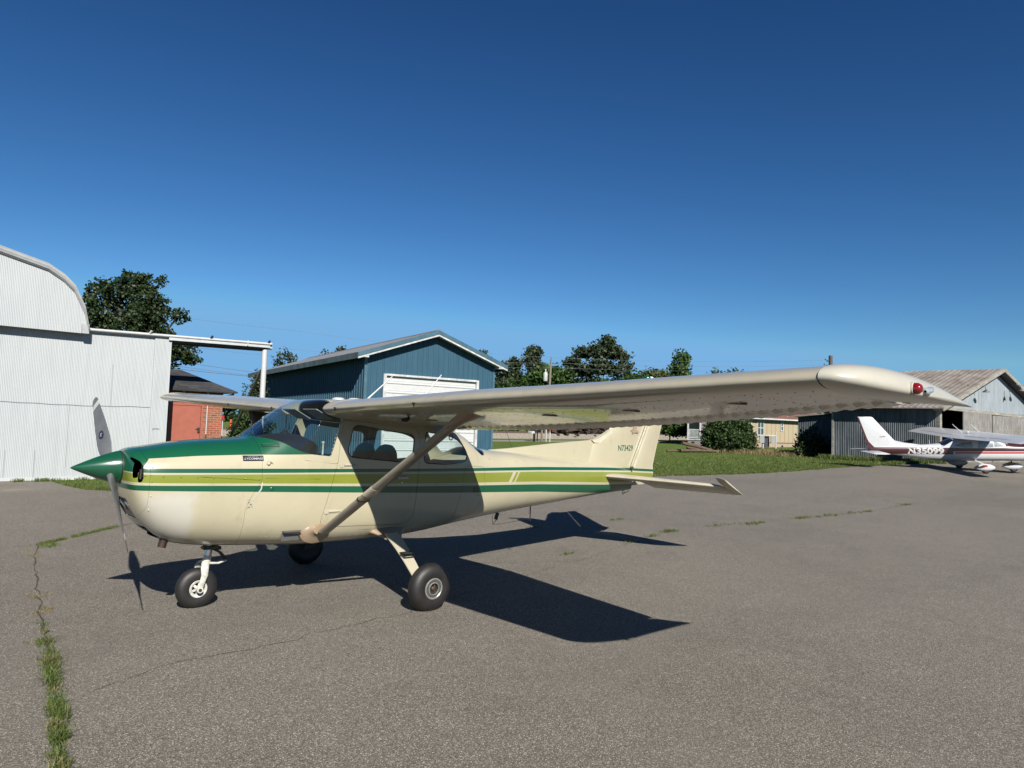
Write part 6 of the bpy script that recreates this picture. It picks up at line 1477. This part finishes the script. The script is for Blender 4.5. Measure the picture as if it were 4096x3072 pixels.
wire('upper wire from the transformer pole to the right-hand pole', [A2_,A3_], .3); wire('middle wire from the transformer pole to the right-hand pole', [(51.86,46.25,8.65),(69.3,23.8,8.9)], .25); wire('lower wire from the transformer pole to the right-hand pole', [(51.86,46.25,8.15),(69.3,23.8,8.4)], .25)
wire('thick dark cable sagging low above the hut roof', [(4,35.9,4.9),(18.9,43.0,4.65),(40,52,4.5)], .15, .018, 'service_cable', 'low cables left of the blue building'); 
wire('thin low cable just above the hut roof', [(4,39,5.9),(21.16,49.78,5.4),(40,60,5.0)], .15, .014, 'service_cable', 'low cables left of the blue building')
wire('second thin low cable above the hut roof', [(4,39,5.5),(21.16,49.78,5.1),(40,60,4.7)], .15, .012, 'service_cable', 'low cables left of the blue building')
wire('drop cable curving down from the right-hand pole to the grey hangar', [(69.3,23.8,8.7),(70.2,22.6,9.0),(60,11,5.2)], .1, .03, 'service_cable', None)
# mailboxes and marker posts by the road
MBX = empty('mailbox', (41.8,38.2,H(42)), 0, 'white mailbox on a thick black post beside the far road', 'mailbox')
g = MB(); g.box2((41.85,38.1,.3),(42.0,38.25,1.48)); wpart(g, 'post', M_seal, MBX); g = MB(); g.prism(roundpoly([(-.12,1.10),(.12,1.10),(.12,1.32),(-.12,1.32)],[0,0,.1,.1],4), 'y', 38.0, 38.45); g.v = [(p[0]*1.6+41.62,p[1],p[2]) for p in g.v]; wpart(g, 'box', M_btrimw, MBX)
MB2 = empty('mailbox', (43.2,39.1,H(43)), 0, 'black mailbox on a thin pale post right of the white mailbox', 'mailbox')
g = MB(); g.box2((43.2,39.1,.3),(43.27,39.17,1.25)); wpart(g, 'post', M_pole, MB2); g = MB(); g.box2((42.6,38.9,1.22),(43.5,39.5,1.50)); wpart(g, 'box', M_seal, MB2)
def marker(x_, y_, h_, lab, top=None, rad=.05, base=None):
    z_ = H(x_); E_ = empty('marker_post', (x_,y_,z_), 0, lab, 'marker post', 'marker posts by the road'); g = MB(); g.tube([(x_,y_,z_),(x_,y_,z_+h_)], rad, 10); wpart(g, 'post', base or M_btrimw, E_, smooth=50)
    if top: g = MB(); g.tube([(x_,y_,z_+h_-top),(x_,y_,z_+h_+.01)], rad+.006, 10); wpart(g, 'orange_band', M_or, E_, smooth=50)
M_or = simple('orange plastic', (.42,.075,.02), .5)
marker(43.3,38.05,1.75,'plain white round post left of the orange topped one'); marker(43.12,37.4,1.85,'white post with an orange top beside the far road',.95); marker(42.9,38.2,1.9,'square weathered wooden post touching the plain white post',None,.09,M_pole)
marker(15.46,39.09,1.50,'small orange and white post seen under the far wing by the hut',.7,.07)

# ================================================================== SECOND AIRPLANE
A2 = empty('airplane', (37.3,3.35,H(37.3,3.35)+.012), R_(129.7), 'white high-wing light airplane with maroon and red stripes parked by the grey hangar', 'airplane')
A2.rotation_euler = (Matrix.Rotation(R_(129.7),3,'Z')@Matrix.Rotation(R_(-2.6),3,'X')@Matrix.Rotation(R_(2.2),3,'Y')).to_euler()
T2 = np.array([
 (-3.12,.84,1.12,.10,.98,2.2,2.2),(-3.10,.72,1.20,.30,.97,2.4,2.4),(-3.0,.62,1.25,.42,.95,2.6,2.6),(-2.7,.55,1.31,.50,.95,2.8,2.8),(-2.05,.53,1.37,.56,.95,3,3),(-1.45,.53,1.41,.58,.95,3.2,3),(-1.30,.53,1.45,.58,.95,3.2,2.8),(-1.0,.52,1.56,.585,.95,3.2,3),(-.7,.51,1.62,.59,.95,3.2,3.5),
 (-.3,.50,1.64,.59,.95,3.2,4),(.3,.48,1.62,.57,.95,3.2,3.6),(.9,.46,1.52,.52,.95,3,3.2),(1.4,.45,1.28,.45,.93,2.8,2.6),(1.8,.47,1.225,.39,.92,2.6,2.4),(2.7,.58,1.16,.28,.92,2.4,2.3),(3.5,.68,1.08,.19,.92,2.3,2.2),(4.2,.74,1.02,.11,.90,2.2,2.2),(4.52,.77,.97,.05,.89,2.2,2.2)])
for j_ in (1,2,4): T2[:,j_] += T2[:,0]*.028
m = NT('white and maroon paint'); co = m.coord(); x, y, z = m.sep(co)[0:3]
def band2(z0, z1, x0=-9., x1=9.): 
    a = m.math('MULTIPLY', m.math('GREATER_THAN', z, z0), m.math('LESS_THAN', z, z1)); b = m.math('MULTIPLY', m.math('GREATER_THAN', x, x0), m.math('LESS_THAN', x, x1)); return m.math('MULTIPLY', a, b)
WHT = (.42,.43,.44); MAR = (.040,.010,.012); RED = (.30,.018,.014)
c = m.mix(0., WHT, WHT); c = m.mix(band2(.82,1.13,.72,9), c, MAR); c = m.mix(band2(.965,1.12,-9,.75), c, MAR)
c = m.mix(band2(.825,.965,-9,.98), c, WHT); c = m.mix(band2(.86,.935,-9,.90), c, RED)
c = m.mix(band2(1.15,2.,-9,-1.28), c, MAR)
m.set(col=c, rough=.3, coat=.4); M_p2 = m.m
M_w2 = simple('white gloss paint', WHT, .3, var=.03, coat=.4); M_mar = simple('maroon paint', MAR, .35, coat=.4); M_red2 = simple('red paint', RED, .4); M_dkg = simple('dark tinted window', (.008,.010,.012), .08, coat=1.); M_shade = simple('sunshade behind glass', (.17,.19,.20), .25, var=.25, scale=9, coat=1.)
g = MB(); g.loft([fus_ring(T2, x_, 0, 56) for x_ in np.linspace(-3.12,4.52,80)]); g.build('fuselage', M_p2, A2, 40)
def patch(poly, name, mat, par, off=.006, side=1, tab=T2):
    """thin pane following the fuselage side"""
    bmx = bmesh.new(); vs = [bmx.verts.new((a, 0, b)) for a, b in poly]; bmx.faces.new(vs); bmesh.ops.triangulate(bmx, faces=bmx.faces); bmesh.ops.subdivide_edges(bmx, edges=bmx.edges, cuts=3, use_grid_fill=True)
    for v in bmx.verts: v.co.y = side*(surf_y(v.co.x, v.co.z, tab)+off)
    me = bpy.data.meshes.new(name); bmx.to_mesh(me); bmx.free(); me.materials.append(mat); shade(me, 60); o = bpy.data.objects.new(name, me); C.objects.link(o); o.parent = par; return o
for s in (-1, 1):
    patch(roundpoly([(.95,1.24),(.60,1.37),(.18,1.42),(.16,1.14),(.60,1.14)], [.05,.1,.06,.06,.1]), 'rear_side_window', M_shade, A2, side=s)
    patch(roundpoly([(-.06,1.44),(-.70,1.46),(-.72,1.17),(-.06,1.13)], .05), 'door_window', M_shade, A2, side=s)
    patch([(-.77,1.45),(-.92,1.38),(-1.20,1.20),(-.77,1.19)], 'vent_window', M_shade, A2, side=s)
g = MB(); rr = []
for x_ in np.linspace(-1.42,-.72,8):
    z_ = [surf_z(x_, y_, T2)+.006 for y_ in np.linspace(-.46,.46,13)]; rr.append([(x_, y_, q) for y_, q in zip(np.linspace(-.46,.46,13), z_)])
g.loft(rr, closed=False, cap=False); g.build('windshield', M_shade, A2, 60)
g = MB(); rr = []
for x_ in np.linspace(.92,1.42,8): rr.append([(x_, y_, surf_z(x_, y_, T2)+.006) for y_ in np.linspace(-.40,.40,13)])
g.loft(rr, closed=False, cap=False); g.build('rear_window', M_dkg, A2, 60)
g = MB(); g.lathe([(0,.001),(.04,.04),(.12,.10),(.22,.14),(.26,.145)], 24, Matrix.Translation((-3.38,0,.98))@Matrix.Rotation(R_(90),4,'Y')); g.build('spinner', M_w2, A2, 50)
for s in (-1, 1): g = MB(); g.loft([[(-3.22+.02*math.cos(a)*k_, s*r*.25+.05*k_*math.sin(a), .98+s*r*.97) for a in np.linspace(0,2*math.pi,9)[:-1]] for r, k_ in ((.1,.8),(.4,1.2),(.75,1.),(.95,.5))]); g.build('propeller_blade', M_prop, A2, 50)
for s in (-1, 1):
    g = MB(); rr = []
    for y_, le, te, z_, th in ((.0,-.86,.86,1.70,.19),(.5,-.86,.86,1.70,.19),(2.6,-.72,.78,1.73,.16),(5.0,-.50,.74,1.765,.12),(5.3,-.42,.72,1.765,.08),(5.42,-.2,.66,1.76,.02)):
        ss = .5*(1-np.cos(np.linspace(0,math.pi,16))); ch = te-le; yc, yt = naca(ss, th/ch); up = [(le+q*ch, s*y_, z_+.06-.19*q+a_*ch+b_*ch) for q, a_, b_ in zip(ss,yc,yt)]; lo = [(le+q*ch, s*y_, z_+.06-.19*q+a_*ch-b_*ch) for q, a_, b_ in zip(ss,yc,yt)]; rr.append(up[::-1]+lo[1:-1])
    g.loft(rr); wg = g.build('wing', M_w2, A2, 40)
    g = MB()
    for y0, y1 in ((.6,2.5),(2.6,5.0)): g.box((.50 if y0 < 1 else .44, s*(y0+y1)/2, 1.70 if y0 < 1 else 1.725), (.012, y1-y0, .006))
    g.build('aileron_gap', M_dsteel, wg)
    # stabilator
    g = MB(); rr = []
    for y_, le, te, th in ((.05,4.06,4.86,.08),(1.0,4.12,4.86,.07),(1.72,4.18,4.86,.05),(1.80,4.3,4.84,.02)):
        ss = .5*(1-np.cos(np.linspace(0,math.pi,12))); ch = te-le; yc, yt = naca(ss, th/ch, 0); up = [(le+q*ch, s*y_, .93+b_*ch) for q, b_ in zip(ss,yt)]; lo = [(le+q*ch, s*y_, .93-b_*ch) for q, b_ in zip(ss,yt)]; rr.append(up[::-1]+lo[1:-1])
    g.loft(rr); g.build('stabilator', M_w2, A2, 40)
    # main gear and wheel pants
    def pant(cx, cy, nm):
        g = MB(); rr = []
        for x_, h, w_ in ((-.45,.02,.02),(-.40,.08,.07),(-.25,.155,.115),(-.05,.18,.125),(.15,.165,.115),(.32,.10,.09),(.42,.04,.05),(.44,.01,.02)):
            rr.append([(cx+x_, cy+w_*math.cos(a), .27+(-.05 if cy == 0 else 0)+h*math.sin(a)*(1. if math.sin(a) > 0 else .9)) for a in np.linspace(0,2*math.pi,17)[:-1]])
        g.loft(rr); p_ = g.build(nm, M_w2, A2, 50)
        g = MB(); sd = 1 if cy >= 0 else -1
        for q in ((-1,1) if cy == 0 else (sd,)):
            g.prism([(cx+.40,.30),(cx+.10,.395),(cx+.05,.30),(cx+.20,.26)], 'y', cy+q*.085, cy+q*.122)
        g.build('maroon_flash', M_mar, p_)
        g = MB()
        for q in ((-1,1) if cy == 0 else (sd,)): g.prism([(cx+.10,.40),(cx-.04,.41),(cx-.10,.33),(cx+.04,.31)], 'y', cy+q*.095, cy+q*.131)
        g.build('red_flash', M_red2, p_)
        g = MB(); tyre(g, (cx-.05, cy, .19 if cy else .14), .19, .14, .08, n=28); g.build('tyre', M_rub, p_, 50)
    pant(0, s*1.24, 'wheel_fairing')
    g = MB(); g.loft([[(x_, s*y_, z_) for x_, z_ in ((a_-.07,b_),(a_,b_+.02),(a_+.07,b_),(a_,b_-.02))] for a_, y_, b_ in ((.05,.40,.56),(-.02,.85,.48),(-.05,1.22,.38))]); g.build('gear_leg', M_w2, A2, 30)
pant(-1.80, 0, 'nose_wheel_fairing')
g = MB(); g.tube([(-1.78,0,.40),(-1.72,0,.56)], .03, 10); g.tube([(-1.70,0,.55),(-1.60,0,.47),(-1.70,0,.42)], .012, 6); g.build('nose_strut', M_dsteel, A2, 50)
flat_foil([((3.2,0,1.05),(4.42,0,1.08),.09),((3.35,0,1.42),(4.56,0,1.45),.09),((3.45,0,1.54),(4.62,0,1.57),.09),((4.33,0,2.56),(5.01,0,2.58),.06),((4.38,0,2.59),(5.02,0,2.61),.03)], 'fin', M_w2, A2, (0,1,0), 40)
g = MB(); g.prism([(4.28,1.12),(4.52,.91),(5.03,2.58),(4.975,2.58),(4.57,1.43)], 'y', -.016, .016); g.build('rudder_edge', M_mar, A2)
g = MB(); g.prism([(2.2,1.25),(2.96,1.35),(3.36,1.45),(3.5,1.58),(3.7,1.6),(3.7,1.1),(2.3,1.12)], 'y', -.02, .02); g.build('dorsal_fin', M_w2, A2)
for s in (-1, 1):
    ux_ = Vector((-1,0,0)) if s > 0 else Vector((1,0,0)); xa, xb = (2.88,1.36)
    yb = (surf_y(xa,.95,T2)+.012, surf_y(xb,.88,T2)+.035)
    o_ = Vector((xa, s*yb[0], .845)) if s > 0 else Vector((xb, s*yb[1], .845)); e_ = Vector((xb, s*yb[1], .845)) if s > 0 else Vector((xa, s*yb[0], .845))
    text_obj('registration_letters', 'N35099', .265, simple('white lettering',(.36,.36,.36),.5,var=.02), o_, ux_, (0,0,1), A2, length=1.52, fit=(T2, s, .012), bold=.016, depth=.01)
    text_obj('fin_script', 'Cardinal', .055, simple('grey script',(.08,.08,.09),.5), (4.05 if s > 0 else 3.78, s*.05, 1.62), ux_, (0,0,1), A2, length=.26, shear=.4, depth=.006)
for x_, dx_ in ((.35,.42),(-.45,.42)):
    g = MB(); g.tube([(x_,.0,1.80),(x_+dx_,.0,2.22)], [.02,.012], 6); g.build('antenna_rod', M_w2, A2)
g = MB(); g.tube([(1.80,0,1.24),(1.82,0,1.48)], .012, 6); g.build('spine_antenna', M_w2, A2); g = MB(); g.dome((.1,0,1.83),(0,0,1),.07,.05,10); g.build('beacon', M_w2, A2, 50)
for m_ in bpy.data.meshes:
    pass
